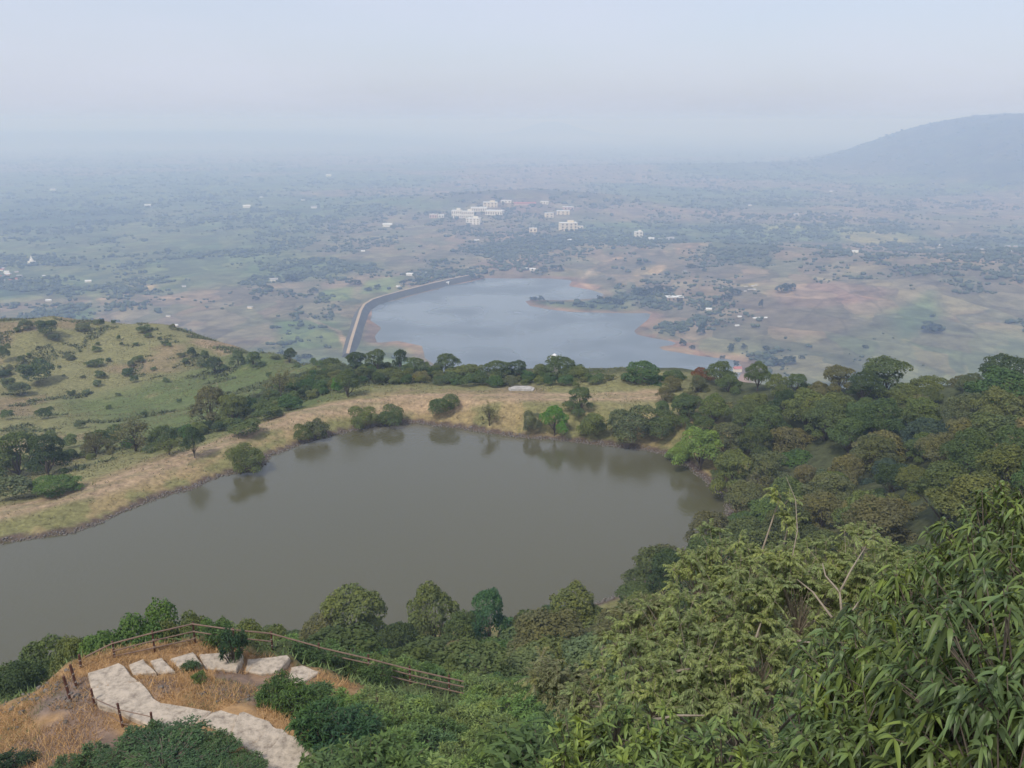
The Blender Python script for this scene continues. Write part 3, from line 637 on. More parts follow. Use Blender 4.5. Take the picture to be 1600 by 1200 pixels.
# ------------------------------------------------------------------ trees and bushes one by one
SH = 'bushes on the bank of the pond'; RD = 'trees along the ridge behind the pond'; GU = 'trees in the gully left of the pond'; NS = 'trees on the near shore of the pond'; RW = 'trees of the wood right of the pond'
L1 = [('tree', 305, 718, 662, 34, 'dark', 'tree', 'small dark tree with a bare trunk alone beside the dirt track', 'tree', None),
 ('bigbush', 388, 740, 692, 62, 'olive', 'bush', 'olive bush leaning over the water at the left bank of the pond', 'bush', SH),
 ('bigbush', 475, 696, 660, 36, 'olive', 'bush', 'low olive bush at the water below a brownish bush', 'bush', SH),
 ('bush', 496, 688, 648, 42, 'grey', 'bush', 'brownish grey twiggy bush on the pond bank near the track', 'bush', SH),
 ('bigbush', 568, 671, 634, 50, 'olive', 'bush', 'wide olive bush hanging over the far shore of the pond', 'bush', SH),
 ('bigbush', 611, 669, 632, 52, 'dull', 'bush', 'dull green bush merged with the wide olive bush on its left', 'bush', SH),
 ('bigbush', 690, 652, 615, 50, 'dull', 'bush', 'round dense bush alone in the middle of the grassy bank', 'bush', SH),
 ('sparse', 765, 668, 628, 30, 'gold', 'tree', 'thin bare shrubby tree on the dry bank of the pond', 'tree', None),
 ('tree', 866, 682, 630, 48, 'bright', 'tree', 'bright green young tree at the edge of the pond', 'tree', None),
 ('bigbush', 830, 676, 642, 40, 'grey', 'bush', 'grey green bush left of the bright young tree', 'bush', SH),
 ('tree', 905, 648, 599, 52, 'dull', 'tree', 'dull green tree standing on the track end above the bank', 'tree', None),
 ('bigbush', 925, 684, 640, 60, 'olive', 'bush', 'olive bush right of the bright young tree', 'bush', SH),
 ('bigbush', 985, 690, 628, 80, 'grey', 'bush', 'broad grey green bush on the right part of the bank', 'bush', SH),
 ('bigbush', 1030, 690, 640, 60, 'dull', 'bush', 'dull bush between the broad bush and the wood', 'bush', SH),
 ('tree', 1092, 735, 658, 78, 'lime', 'tree', 'light green tree overhanging the right corner of the pond', 'tree', None),
 ('bigbush', 1060, 722, 692, 48, 'lime', 'bush', 'pale green bush dipping into the water under the light green tree', 'bush', SH),
 ('tree', 1143, 776, 694, 78, 'olive', 'tree', 'olive round tree at the right shore below the light green tree', 'tree', None),
 ('sparse', 1185, 790, 735, 70, 'brown', 'tree', 'brown leafless looking tree right of the pond corner', 'tree', None),
 # gully and left
 ('tree', 30, 745, 664, 92, 'dull', 'tree', 'big dull tree at the left edge of the photo beyond the meadow', 'tree', GU),
 ('tree', 78, 745, 668, 72, 'dark', 'tree', 'dark tree right of the big dull one at the left edge', 'tree', GU),
 ('bigbush', 92, 772, 743, 84, 'fresh', 'bush', 'low fresh green bush at the back of the left meadow', 'bush', None),
 ('bush', 25, 778, 735, 75, 'grey', 'bush', 'grey green bush at the left edge of the left meadow', 'bush', None),
 ('sparse', 150, 715, 668, 40, 'brown', 'tree', 'small brown thin tree at the back of the left meadow', 'tree', GU),
 ('bush', 165, 705, 662, 55, 'dull', 'bush', 'dull bush behind the thin brown tree', 'bush', None),
 ('sparse', 212, 705, 650, 75, 'brown', 'tree', 'brown tree with a thin round crown in the gully', 'tree', GU),
 ('tree', 255, 700, 662, 60, 'dull', 'tree', 'dull tree between the brown round tree and the lone dark tree', 'tree', GU),
 ('sparse', 265, 712, 685, 44, 'olive', 'bush', 'sprawling olive thicket left of the lone dark tree', 'bush', None),
 ('tree', 330, 668, 598, 70, 'brown', 'tree', 'tall brownish tree in the gully behind the lone dark tree', 'tree', GU),
 ('tree', 366, 665, 608, 60, 'olive', 'tree', 'olive tree right of the tall brownish one in the gully', 'tree', GU),
 ('tree', 385, 645, 617, 36, 'dark', 'tree', 'small dark round tree in front of the green slope', 'tree', GU),
 ('bush', 420, 655, 628, 60, 'dull', 'bush', 'dull bush along the foot of the track', 'bush', None),
 ('bush', 380, 680, 652, 60, 'dull', 'bush', 'dark thicket below the small dark round tree', 'bush', None),
 ('bush', 455, 640, 614, 50, 'green', 'bush', 'green bush where the track climbs to the ridge', 'bush', None),
 ('sparse', 440, 625, 574, 42, 'gold', 'tree', 'thin olive brown tree on the green slope behind the track', 'tree', GU),
 ('bush', 527, 614, 588, 24, 'bright', 'bush', 'very bright green little bush behind the track', 'bush', None),
 ('tree', 545, 622, 570, 46, 'dull', 'tree', 'dull tree behind the very bright little bush', 'tree', GU),
 ('bush', 500, 615, 592, 34, 'green', 'bush', 'green bush left of the very bright little bush', 'bush', None),
 ('tree', 335, 585, 556, 34, 'dark', 'tree', 'dark tree on the shoulder of the left hill', 'tree', None),
 ('tree', 372, 573, 545, 26, 'dull', 'tree', 'left tree of the pair on the hill shoulder skyline', 'tree', None),
 ('tree', 397, 575, 547, 32, 'dull', 'tree', 'right tree of the pair on the hill shoulder skyline', 'tree', None),
 ('tree', 453, 567, 541, 26, 'dark', 'tree', 'dark pointed tree on the skyline left of the far lake', 'tree', None),
 ('bush', 300, 560, 541, 18, 'dark', 'bush', 'small dark bush left of the dark tree on the hill shoulder', 'bush', None)]
for a in L1:
    k, px, by, top, w, cl, nm, lab, ct, g = a
    reg(gp(k, px, by, top, w, cl, nm, lab, ct, g))
# skyline row on the ridge: px, depth, top, width, colour, label
L2 = [(520, 225, 556, 40, 'dull', 'dull tree at the left end of the ridge row'), (558, 215, 546, 42, 'dark', 'dark tree on the ridge below the end of the dam'), (590, 212, 543, 40, 'dull', 'dull tree left of the pointed dark tree on the ridge'),
 (626, 215, 539, 28, 'dark', 'pointed dark tree rising a little above the ridge row'), (650, 207, 556, 44, 'dull', 'low dull tree right of the pointed dark tree on the ridge'), (698, 208, 549, 46, 'dull', 'broad dull tree at the left shore of the far lake'),
 (610, 203, 572, 60, 'olive', 'olive tree in the front of the ridge row, left part'), (655, 200, 578, 56, 'gold', 'yellowish olive tree in front of the ridge row'), (575, 208, 570, 50, 'green', 'green tree in front of the dark one on the ridge'),
 (735, 203, 565, 50, 'olive', 'olive tree on the ridge under the left shore of the far lake'), (775, 200, 560, 52, 'dull', 'dull round tree on the ridge in front of the lake'), (810, 203, 561, 40, 'dark', 'dark tree behind the stone slab on the ridge'),
 (845, 200, 566, 34, 'olive', 'small olive tree right of the stone slab'), (876, 199, 552, 74, 'dull', 'tallest broad tree of the ridge row before the lake'), (905, 196, 570, 48, 'olive', 'olive tree right of the tallest broad one on the ridge'), (935, 200, 580, 50, 'dull', 'low dull tree in the dip of the ridge row'),
 (968, 205, 574, 40, 'olive', 'low olive tree left of the round green one on the ridge'), (1005, 198, 557, 78, 'green', 'round dense green tree on the ridge in front of the lake'), (1052, 200, 574, 50, 'dull', 'dull tree right of the round dense green one'),
 (1095, 194, 572, 36, 'rust', 'rust orange tree on the ridge'), (1124, 200, 562, 54, 'dull', 'dull tree right of the rust orange one'), (1183, 200, 562, 52, 'dull', 'round dull tree on the ridge right of the red roof'), (1213, 198, 580, 40, 'olive', 'low olive tree on the ridge between two round dull ones'),
 (1246, 194, 580, 46, 'dull', 'small round dull tree on the ridge'), (1282, 188, 594, 42, 'gold', 'golden olive tree on the ridge of the wood'), (1308, 190, 566, 62, 'brown', 'brownish olive tree at the skyline left of the largest one'), (1381, 186, 550, 94, 'dull', 'largest round tree at the skyline of the wood'),
 (1345, 184, 575, 60, 'dark', 'dark tree in front of the largest skyline tree'), (1450, 183, 580, 84, 'olive', 'olive tree at the skyline right of the largest one'), (1500, 185, 583, 54, 'brown', 'brownish tree at the skyline near the right edge'), (1572, 184, 546, 100, 'dark', 'dark skyline tree at the right edge of the photo'),
 (1570, 165, 570, 130, 'green', 'rich green tree below the dark skyline tree at the right edge'), (1650, 184, 552, 90, 'dull', 'dull skyline tree cut by the right edge'), (1410, 178, 595, 70, 'olive', 'olive tree below the largest skyline tree')]
for px, Y, top, w, cl, lab in L2:
    if px > 1000 and lab[:10] != 'rich green': Y = min(Y, np.interp(px, [1000, 1100, 1150, 1200, 1300, 1400, 1500, 1600, 1700], [194, 186, 178, 171, 164, 159, 155, 150, 146])-(6 if 'in front' in lab or 'below' in lab or 'low' in lab else 0))
    if lab[:10] == 'rich green': Y = 138
    reg(place('tree', px, Y, top, w, cl, 'tree', lab, 'tree', RD if px < 1270 else RW))
# wood right of the pond, the trees that stand out
L3 = [(1140, 168, 625, 90, 'brown', 'brownish tree low in the wood above the light green tree'), (1230, 146, 662, 90, 'gold', 'golden olive round tree in the middle of the wood'), (1370, 130, 668, 110, 'gold', 'big brownish gold tree in the middle of the wood'),
 (1300, 152, 608, 90, 'olive', 'olive tree below the skyline of the wood, above the golden ones'), (1445, 128, 650, 84, 'blue', 'bluish green feathery tree in the wood'), (1395, 118, 712, 84, 'blue', 'bluish dark tree below the big brownish gold one'),
 (1500, 108, 700, 46, 'fresh', 'small fresh green tree with a thin trunk in the wood'), (1180, 165, 612, 60, 'olive', 'olive tree right of the rust orange one, lower down'), (1250, 140, 700, 90, 'green', 'green creeper covered tree in the middle of the wood'),
 (1300, 130, 725, 90, 'grey', 'grey green tree right of the brown leafless one'), (1360, 100, 770, 120, 'gold', 'wide golden brown tree behind the feathery tree'), (1450, 95, 790, 120, 'brown', 'brownish tree left of the mango tree'), (1560, 120, 650, 120, 'dark', 'dark tree at the right edge in the wood'), (1590, 100, 720, 110, 'dull', 'dull tree at the right edge above the mango tree')]
for px, Y, top, w, cl, lab in L3: reg(place('tree', px, Y, top, w, cl, 'tree', lab, 'tree', RW))
# near shore row
L4 = [('tree', 558, 88, 903, 128, 'olive', 'large olive tree on the near shore of the pond'), ('tree', 505, 86, 955, 80, 'brown', 'brownish tree left of the large olive one on the near shore'), ('tree', 678, 86, 904, 96, 'olive', 'olive round tree on the near shore, second from the left'),
 ('tree', 765, 85, 912, 76, (.085, .175, .080), 'bluish green round tree on the near shore'), ('tree', 720, 80, 945, 80, 'dull', 'dull tree between the olive and the bluish round ones'), ('tree', 898, 84, 910, 110, 'olive', 'olive tree on the near shore right of the bluish one'),
 ('tree', 822, 82, 940, 50, 'dull', 'small dull tree between the bluish round and the olive one'), ('tree', 625, 78, 960, 84, 'dark', 'dark tree below the large olive one'), ('tree', 860, 70, 950, 150, 'brown', 'wide reddish olive tree on the slope above the near shore'), ('tree', 960, 76, 950, 120, 'brown', 'brownish tree below the olive ones near the pale sprigs'),
 ('tree', 1045, 92, 848, 92, 'dark', 'dark tree at the lower right shore of the pond'), ('tree', 990, 90, 905, 80, 'dull', 'dull tree left of the dark shore tree'), ('tree', 1010, 82, 920, 100, 'olive', 'olive tree below the dark shore tree')]
for k, px, Y, top, w, cl, lab in L4: reg(place(k, px, Y, top, w, cl, 'tree', lab, 'tree', NS))
L5 = [('bigbush', 60, 47, 1000, 130, 'dull', 'dull dark bush at the pond side of the left slope'), ('bigbush', 120, 44, 975, 90, 'olive', 'olive bush behind the leaning posts'), ('bigbush', 25, 45, 1030, 110, 'dark', 'dark bush at the left edge by the pond'),
 ('bigbush', 190, 42.5, 955, 110, 'fresh', 'fresh green bush behind the left part of the railing'), ('bigbush', 250, 43.5, 938, 110, 'fresh', 'tall green bush behind the middle of the left railing'), ('bigbush', 300, 44, 940, 90, 'olive', 'olive topped bush behind the corner of the railing'),
 ('bigbush', 335, 41.5, 962, 60, 'fresh', 'green bush right of the railing corner'), ('bigbush', 160, 41.5, 985, 60, 'green', 'small green bush low behind the left railing end'), ('bigbush', 420, 46, 960, 90, 'olive', 'olive bush behind the railing post near the middle')]
for k, px, Y, top, w, cl, lab in L5: reg(place(k, px, Y, top, w, cl, 'bush', lab, 'bush', 'bushes behind the railing'))

# skyline of the near vegetation, to keep fill-in plants below it
EDGE = np.array([(-80, 1075), (0, 1045), (60, 1005), (150, 988), (180, 955), (250, 945), (330, 965), (400, 975), (470, 965), (510, 940), (560, 930), (620, 955), (680, 930), (720, 950), (765, 935), (810, 950), (900, 930), (960, 955), (1000, 920), (1050, 875), (1120, 860), (1180, 790), (1700, 760)])
def proj(p):
    x, y, z = p[0], p[1], p[2]-CAMZ; d = y*CP-z*SP; return 800+FPX*x/d, 600-FPX*(y*SP+z*CP)/d, d
def free(x, y, r): return all((x-a)**2+(y-b)**2 > r*r for a, b in TAKEN)
PONDX = [(p[0], p[1]) for p in POND]
def pd(x, y): return float(sdist(np.array([x]), np.array([y]), POND)[0])
rnd = random.Random(5)
FL = {'olive': 'olive green', 'dull': 'dull green', 'dark': 'dark green', 'brown': 'brownish', 'gold': 'golden olive', 'grey': 'grey green', 'green': 'fresh green'}
nfill = 0
for k in range(9000):                                  # the wood right of the pond
    y = rnd.uniform(50, 192); x = rnd.uniform(18, .66*y+6)
    if not free(x, y, 5.3 if y > 100 else 4.9): continue
    if pd(x, y) < 2.5: continue
    if y > 150 and x < 30: continue
    if y > np.interp(proj((x, y, 6))[0], [1000, 1100, 1150, 1200, 1300, 1400, 1500, 1600, 1700], [186, 181, 174, 168, 161, 156, 152, 147, 143]): continue
    z = hq(x, y); q = proj((x, y, z)); h = rnd.uniform(4.8, 8.0)
    if q[0] > 1720 or q[1] > 1330: continue
    t = proj((x, y, z+h))
    if t[1] < np.interp(q[0], [1000, 1050, 1130, 1200, 1300, 1700], [690, 600, 600, 595, 595, 600]): h *= .6
    cl = rnd.choice(['olive']*3+['dull']*4+['dark']*2+['brown']*3+['gold']*2+['grey']*2+['green'])
    wv = 'far up' if q[1] < 660 else ('the middle' if q[1] < 760 else 'the near part')
    put('tree', (x, y, z-.9), h+.7, h*rnd.uniform(1.0, 1.35), jit(PAL[cl], .15), 'tree', f'{FL[cl]} tree in the wood, '+near(q, LMW), 'tree', 'trees of the wood right of the pond')
    TAKEN.append((x, y)); nfill += 1
n2f = 0
for k in range(5000):                                  # slope between railing and pond
    y = rnd.uniform(48, 93); x = rnd.uniform(-.62*y, 22)
    if not free(x, y, 3.8) or pd(x, y) < 1.5: continue
    z = hq(x, y); q = proj((x, y, z)); h = rnd.uniform(3.0, 5.0)
    if q[0] < -60: continue
    while h > .8 and proj((x, y, z+h))[1] < np.interp(q[0], EDGE[:, 0], EDGE[:, 1]): h *= .85
    if h < 1: continue
    cl = rnd.choice(['olive', 'olive', 'dull', 'dull', 'brown', 'grey', 'green', 'dark'])
    put('mid' if h > 2.4 else 'bush', (x, y, z-.1), h, h*rnd.uniform(1.35, 1.8), jit(PAL[cl], .15), 'shrub', f'{FL[cl]} shrub on the pond slope, '+near(q, LMS), 'shrub', 'shrubs on the slope below the railing')
    TAKEN.append((x, y)); n2f += 1
# ridge undergrowth and gully thickets
n3f = 0
for k in range(5000):
    y = rnd.uniform(186, 232); x = rnd.uniform(-62, 45)
    q = proj((x, y, hq(x, y)))
    if y < np.interp(q[0], [400, 480, 560, 640, 760, 830, 900, 1050], [188, 190, 196, 195, 191, 192, 187, 187]): continue
    if y > 215 and q[0] > 700: continue
    if not free(x, y, 3.0): continue
    z = hq(x, y); h = rnd.uniform(1.6, 3.6)
    if proj((x, y, z+h))[1] < np.interp(q[0], [400, 520, 600, 700, 900, 1100], [590, 562, 558, 565, 580, 585]): continue
    cl = rnd.choice(['olive', 'olive', 'dull', 'green', 'dull', 'grey'])
    put('bush', (x, y, z-.1), h, h*rnd.uniform(1.2, 1.7), jit(PAL[cl], .15), 'bush', f'{FL[cl]} low bush on the ridge, '+near(q, LMR), 'bush', 'low bushes between the ridge trees')
    TAKEN.append((x, y)); n3f += 1
gl = [(a[0], a[1]) for a in [ghit(*p) for p in [(20, 740), (120, 720), (200, 705), (280, 690), (340, 672), (400, 655), (450, 636), (500, 622)]]]
for k in range(260):
    i = rnd.randrange(len(gl)-1); f = rnd.random(); x = gl[i][0]*(1-f)+gl[i+1][0]*f+rnd.gauss(0, 2.5); y = gl[i][1]*(1-f)+gl[i+1][1]*f+abs(rnd.gauss(0, 5))
    if not free(x, y, 2.6): continue
    h = rnd.uniform(1.2, 3.0); cl = rnd.choice(['olive', 'dull', 'green', 'dark', 'brown'])
    put('bush', (x, y, hq(x, y)-.1), h, h*rnd.uniform(1.2, 1.8), jit(PAL[cl], .15), 'bush', f'{FL[cl]} bush in the gully, '+near(proj((x, y, hq(x, y))), LMG), 'bush', 'bushes of the gully thicket'); TAKEN.append((x, y))
# bushes dotted over the left hill: foot px, py, width
HB = [(75, 524, 38, 24), (42, 516, 26, 16), (85, 532, 20, 12), (130, 517, 30, 14), (152, 509, 14, 10), (160, 511, 10, 12), (178, 509, 8, 8), (225, 522, 26, 12), (232, 530, 12, 8), (270, 515, 12, 10), (28, 520, 14, 8), (110, 562, 22, 9), (148, 575, 30, 13), (170, 567, 12, 8), (205, 574, 16, 11), (217, 568, 22, 11),
      (152, 552, 14, 10), (153, 541, 8, 6), (186, 535, 8, 10), (60, 602, 50, 36), (32, 618, 40, 22), (15, 610, 26, 20), (8, 566, 20, 26), (34, 569, 14, 13), (15, 577, 12, 8), (45, 557, 8, 6), (130, 592, 9, 5), (93, 577, 8, 5), (158, 592, 20, 11), (152, 605, 16, 12), (200, 588, 22, 14), (210, 598, 16, 12), (225, 587, 6, 4),
      (258, 540, 14, 8), (265, 545, 10, 8), (284, 560, 16, 8), (212, 540, 10, 6), (250, 532, 8, 6), (320, 560, 16, 12), (316, 575, 18, 14), (290, 570, 14, 9), (112, 620, 14, 9), (135, 618, 16, 9), (70, 655, 28, 20), (12, 655, 22, 14), (125, 670, 22, 14), (190, 540, 7, 5), (5, 590, 30, 10), (60, 545, 6, 4), (100, 590, 6, 4), (240, 580, 10, 7), (260, 600, 12, 8),
      (185, 620, 10, 6), (170, 640, 12, 8), (225, 650, 12, 8), (80, 690, 24, 16), (110, 700, 30, 22), (280, 630, 10, 7), (420, 590, 12, 8), (465, 575, 14, 8), (490, 570, 14, 12), (430, 562, 20, 8), (500, 575, 16, 12)]
for i, (px, by, w, h) in enumerate(HB):
    g = ghit(px, by); cl = rnd.choice(['dark', 'dull', 'dull', 'grey']); hh = h*np.linalg.norm(g-np.array([0, 0, CAMZ]))/FPX*1.05; ww = w*np.linalg.norm(g-np.array([0, 0, CAMZ]))/FPX
    big = w >= 22
    where = 'near the crest' if by < 535 else ('on the face' if by < 612 else 'at the foot')
    put('bush', g-np.array([0, 0, .1]), hh, ww*.95, jit(tuple(c_*1.15 for c_ in PAL[cl]), .12), 'bush', f"{'large' if big else 'small'} {FL[cl]} bush {where} of the left hill", 'bush', 'bushes dotted over the left hill')

# ------------------------------------------------------------------ foreground shrubs
G1 = [(408, 1082), (470, 1092), (520, 1088), (600, 1100), (660, 1118), (740, 1100), (760, 1060), (900, 1040), (1100, 980), (1750, 900), (1750, 1400), (500, 1400), (515, 1230), (500, 1195), (470, 1150), (450, 1120)]
SG = 'leafy shrubs covering the near hillside'
nsh = 0; TK = []
cols = [(.160, .245, .075), (.135, .215, .072), (.185, .260, .09), (.105, .175, .068), (.205, .270, .10)]
for k in range(14000):
    y = rnd.uniform(9, 47); x = rnd.uniform(-13, .62*y+2); z = hq(x, y); q = proj((x, y, z)); s = rnd.uniform(.8, 1.25)*(1 if y > 18 else .8)
    if q[1] > 1290 or q[2] < 6 or q[0] > 1690: continue
    if not inpoly(np.array([q[0]]), np.array([q[1]]), G1)[0]: continue
    hid = q[0] > 1230 and q[1] > 930
    rs = 2.9 if hid else (1.42 if q[0] < 860 else 2.3); s *= 1.9 if hid else (1.18 if q[0] < 860 else 1.65)
    if any((x-a)**2+(y-b)**2 < rs*rs for a, b in TK): continue
    if min(float(sdist(np.array([x]), np.array([y]), P)[0]) for P, _ in STEPS_W) < .75: continue
    zone_ = 'left end, beside the steps' if q[0] < 560 else ('middle, under the railing' if q[0] < 850 else 'right part, round the feathery tree')
    put('shrub', (x, y, z-.1), s, s*1.45, jit(rnd.choice(cols), .15), 'shrub', f'leafy green shrub on the near hillside, '+near(q, LMN), 'shrub', SG); TK.append((x, y)); nsh += 1
for k in range(2500):                                   # band hugging the railing from behind
    px = rnd.uniform(120, 800); i_ = np.interp(px, [120, 180, 305, 425, 577, 641, 725, 800], [1040, 1022, 1005, 1016, 1052, 1069, 1088, 1095]); p = at(px, i_, np.interp(px, [120, 180, 305, 425, 577, 641, 725, 800], [35.6, 35.7, 35.2, 34.5, 33.1, 32.5, 31.8, 31.5])); x, y = p[0]+rnd.uniform(-.3, .3), p[1]+rnd.uniform(1.3, 5.5)
    if any((x-a)**2+(y-b)**2 < 1.5 for a, b in TK): continue
    z = hq(x, y); s = rnd.uniform(.8, 1.3)
    mx_ = np.interp(px, [120, 180, 305, 350, 470, 577, 800], [1000, 985, 985, 970, 995, 1008, 1052])
    while s > .4 and proj((x, y, z+s))[1] < mx_: s *= .85
    if s < .5 or (px > 305 and rnd.random() < .05): continue
    side = 'left of its corner' if px < 305 else ('between corner and middle' if px < 520 else 'near its right end')
    put('shrub', (x, y, z-.1), s, s*1.5, jit(rnd.choice(cols), .2), 'shrub', f'leafy green shrub close behind the railing, {side}', 'shrub', 'shrubs hugging the railing'); TK.append((x, y)); nsh += 1
S1 = [(262, 27.6, 1152, 140, (.085, .150, .068), 'dark green bush in front of the steps at the bottom left', 3.2), (330, 27.2, 1168, 90, (.09, .16, .07), 'dark green bush right of the larger one before the steps', 2), (200, 27.2, 1176, 90, (.085, .15, .065), 'dark green bush left of the larger one before the steps', 2),
      (255, 26.4, 1185, 150, (.09, .16, .07), 'dark bush cut by the bottom edge before the steps', 2), (375, 26.2, 1196, 80, (.09, .16, .065), 'low dark bush by the bottom edge beside the lower steps', 2), (20, 29, 1172, 60, (.04, .075, .035), 'small dark bush in the bottom left corner', 1)]
S1 += [(150, 27.8, 1160, 50, (.10, .17, .075), 'small light green bush at the left end of the bottom bush', 1), (225, 28.4, 1128, 60, (.085, .15, .065), 'leafy tuft on top of the bottom bush, left side', 1), (300, 28.2, 1132, 55, (.10, .17, .07), 'leafy tuft on top of the bottom bush, right side', 1),
       (345, 27.9, 1140, 50, (.11, .175, .075), 'sprawling tuft touching the lower steps', 1), (390, 27.2, 1175, 45, (.12, .18, .08), 'small shrub at the foot of the lower steps', 1), (105, 27.4, 1188, 50, (.09, .14, .06), 'low dark shrub in dry grass at the bottom left', 1)]
for px, Y, top, w, cl, lab, nn in S1:
    o = place('fine' if w > 70 else 'shrub', px, Y, top, w, cl, 'shrub', lab, 'shrub', None)
for px, by, top, w, cl, lab in [(365, 1036, 970, 42, (.055, .11, .05), 'dark large leaved bush growing over the railing onto the steps'), (346, 1010, 966, 46, (.09, .16, .05), 'light green bush in the railing left of the dark one'), (298, 1050, 1030, 26, (.07, .13, .05), 'small plant growing on the edge of the upper steps'), (313, 1064, 1048, 22, (.13, .20, .06), 'tiny light green plant below the small plant on the steps'),
                                (430, 1108, 1046, 52, (.10, .17, .055), 'fresh shrub touching the lowest of the upper steps'), (470, 1120, 1058, 70, (.10, .17, .05), 'fresh shrub right of the lowest upper step'), (500, 1160, 1085, 90, (.07, .14, .05), 'shrub mound beside the bend of the lower steps'), (540, 1175, 1110, 100, (.05, .11, .05), 'dark drooping shrub mound right of the lower steps'),
                                (480, 1030, 1000, 50, (.09, .15, .055), 'shrub hiding the railing in its middle'), (505, 1040, 1008, 44, (.09, .15, .055), 'shrub at the rail gap right of the middle'), (590, 1062, 1035, 50, (.09, .15, .05), 'shrub in front of the railing near its right end'), (555, 1055, 1022, 40, (.10, .16, .05), 'shrub leaning on the rails right of the middle')]:
    gp('shrub', px, by, top, w, cl, 'shrub', lab, 'shrub', None)
print('fill', nfill, n2f, n3f, nsh)

# ------------------------------------------------------------------ foreground trees
def sprig_tree(name, label, root, lobes_px, tip_n, per, L, Wd, color, barkm, droop, mode, seed, limbs, leafpart='leaves'):
    """a tree met at close range: trunk and limbs as tubes, shoots carrying true leaves. lobes: px, py, distance, radius px"""
    rng = np.random.default_rng(seed); mb = MB(); e = empty(name, root); root = np.array(root)
    Ls = []
    for (px, py, dist, rp) in lobes_px:
        d = ray(px, py); d = d/np.linalg.norm(d); Ls.append((*(np.array([0, 0, CAMZ])+d*dist), rp/FPX*dist))
    Ls = np.array(Ls); w = Ls[:, 3]**2; B, D, S = [], [], []
    cen = Ls[:, :3].mean(0); fork = root*.45+cen*.55-np.array([0, 0, .5])
    mb.tube([root-np.array([0, 0, .3]), root*.6+fork*.4+rng.normal(scale=.1, size=3), fork], [.075, .06, .045], 8)
    for j, l in enumerate(Ls):
        hub = l[:3]-np.array([0, 0, l[3]*.35]); mid = fork*.5+hub*.5+rng.normal(scale=.15, size=3)
        mb.tube([fork, mid, hub], [.03, .02, .009], 6)
        n = max(3, int(tip_n*w[j]/w.sum())); d = unit(rng.normal(size=(n, 3))); d[:, 2] = np.where(d[:, 2] < -.3, -d[:, 2], d[:, 2])
        C = l[:3]+d*(l[3]*rng.uniform(.35, 1.08, n))[:, None]
        for i in range(n):
            m2_ = hub*.45+C[i]*.55+rng.normal(scale=.05, size=3)-np.array([0, 0, .05]); mb.tube([hub, m2_, C[i]], [.008, .006, .003], 4, False)
            B.append(C[i]); D.append(unit(C[i]-m2_)*.7+d[i]*.4)
    for pts, r in limbs:
        P = []
        for (px, py, dist) in pts:
            d = ray(px, py); P.append(np.array([0, 0, CAMZ])+d/np.linalg.norm(d)*dist)
        mb.tube(P, [r*(1-.6*i/(len(P)-1)) for i in range(len(P))], 6)
    B = np.array(B); D = unit(np.array(D)); up = np.array([0, 0, 1.])
    if mode == 'whorl':
        n = len(B)*per; ax = np.repeat(D, per, 0); bb = np.repeat(B, per, 0)-ax*rng.uniform(0, .10, n)[:, None]
        Dn = unit(ax*.45+unit(rng.normal(size=(n, 3)))*.8-up*.15); dr = rng.uniform(droop*.5, droop*1.4, n)
        V, F = leaves(bb, Dn, unit(rng.normal(scale=.25, size=(n, 3))+up), L*rng.uniform(.4, 1.25, n), Wd*rng.uniform(.55, 1.25, n), dr, rng, 6)
    else:                                               # pinnate: each tip carries arching fronds with paired leaflets
        nf = 5; pr = per; A, Dd, U, LL = [], [], [], []
        for b, ax in zip(B, D):
            for k in range(nf):
                fd = unit(ax*.5+unit(rng.normal(size=3))*.8+up*.15); fl = L*rng.uniform(2.4, 3.6); side = unit(np.cross(fd, up)); pts = []
                for i in range(pr):
                    t = (i+.6)/pr; c = b+fd*fl*t-up*fl*.38*t*t; pts.append(c); tg = unit(fd-up*.76*t)
                    for s in (-1, 1):
                        A.append(c); Dd.append(unit(side*s*.75+tg*.75-up*.15+rng.normal(scale=.12, size=3))); U.append(unit(up+rng.normal(scale=.25, size=3))); LL.append(L*(1-.45*t)*rng.uniform(.8, 1.15))
                mb.tube([b, pts[pr//2], pts[-1]], [.0035, .003, .0015], 3, False)
        n = len(A); V, F = leaves(np.array(A), np.array(Dd), np.array(U), np.array(LL), Wd*np.ones(n), rng.uniform(droop*.5, droop*1.5, n), rng, 4)
    t_ = link('trunk', mb.mesh('trunk', barkm, True), e); t_.location = -root
    lf = link(leafpart, npmesh(leafpart, V, F, LEAFN if mode == 'whorl' else LEAFF), e); lf.location = -root; lf.color = color+(1,)
    return tag(e, label, 'tree')
def groot(x, y): return (x, y, hq(x, y)-.1)
sprig_tree('mango_tree', 'broad leaved tree with long drooping glossy leaves filling the lower right corner', groot(4.8, 8.6),
           [(1560, 880, 8.6, 100), (1500, 880, 9, 60), (1640, 830, 8.8, 90), (1430, 1000, 7.4, 100), (1560, 1010, 7, 150), (1350, 1090, 7, 110), (1480, 1140, 6.2, 150), (1620, 1120, 5.6, 190), (1280, 1180, 6.6, 90), (1380, 1230, 6, 130), (1560, 1260, 5.4, 160), (1690, 960, 7, 130), (1420, 940, 8.4, 60)],
           1300, 13, .12, .029, (.100, .150, .055), BARK, .9, 'whorl', 301, [])
sprig_tree('young_mango', 'small broad leaved shrub with upright leaf whorls at the bottom centre right', groot(1.3, 8.9),
           [(905, 1170, 8.4, 50), (960, 1150, 8.2, 70), (1040, 1170, 8, 60), (880, 1220, 8, 60), (1000, 1230, 7.6, 80), (1130, 1190, 7.6, 70), (1200, 1200, 7.2, 60)], 190, 13, .12, .031, (.125, .185, .065), BARK, .3, 'whorl', 302, [])
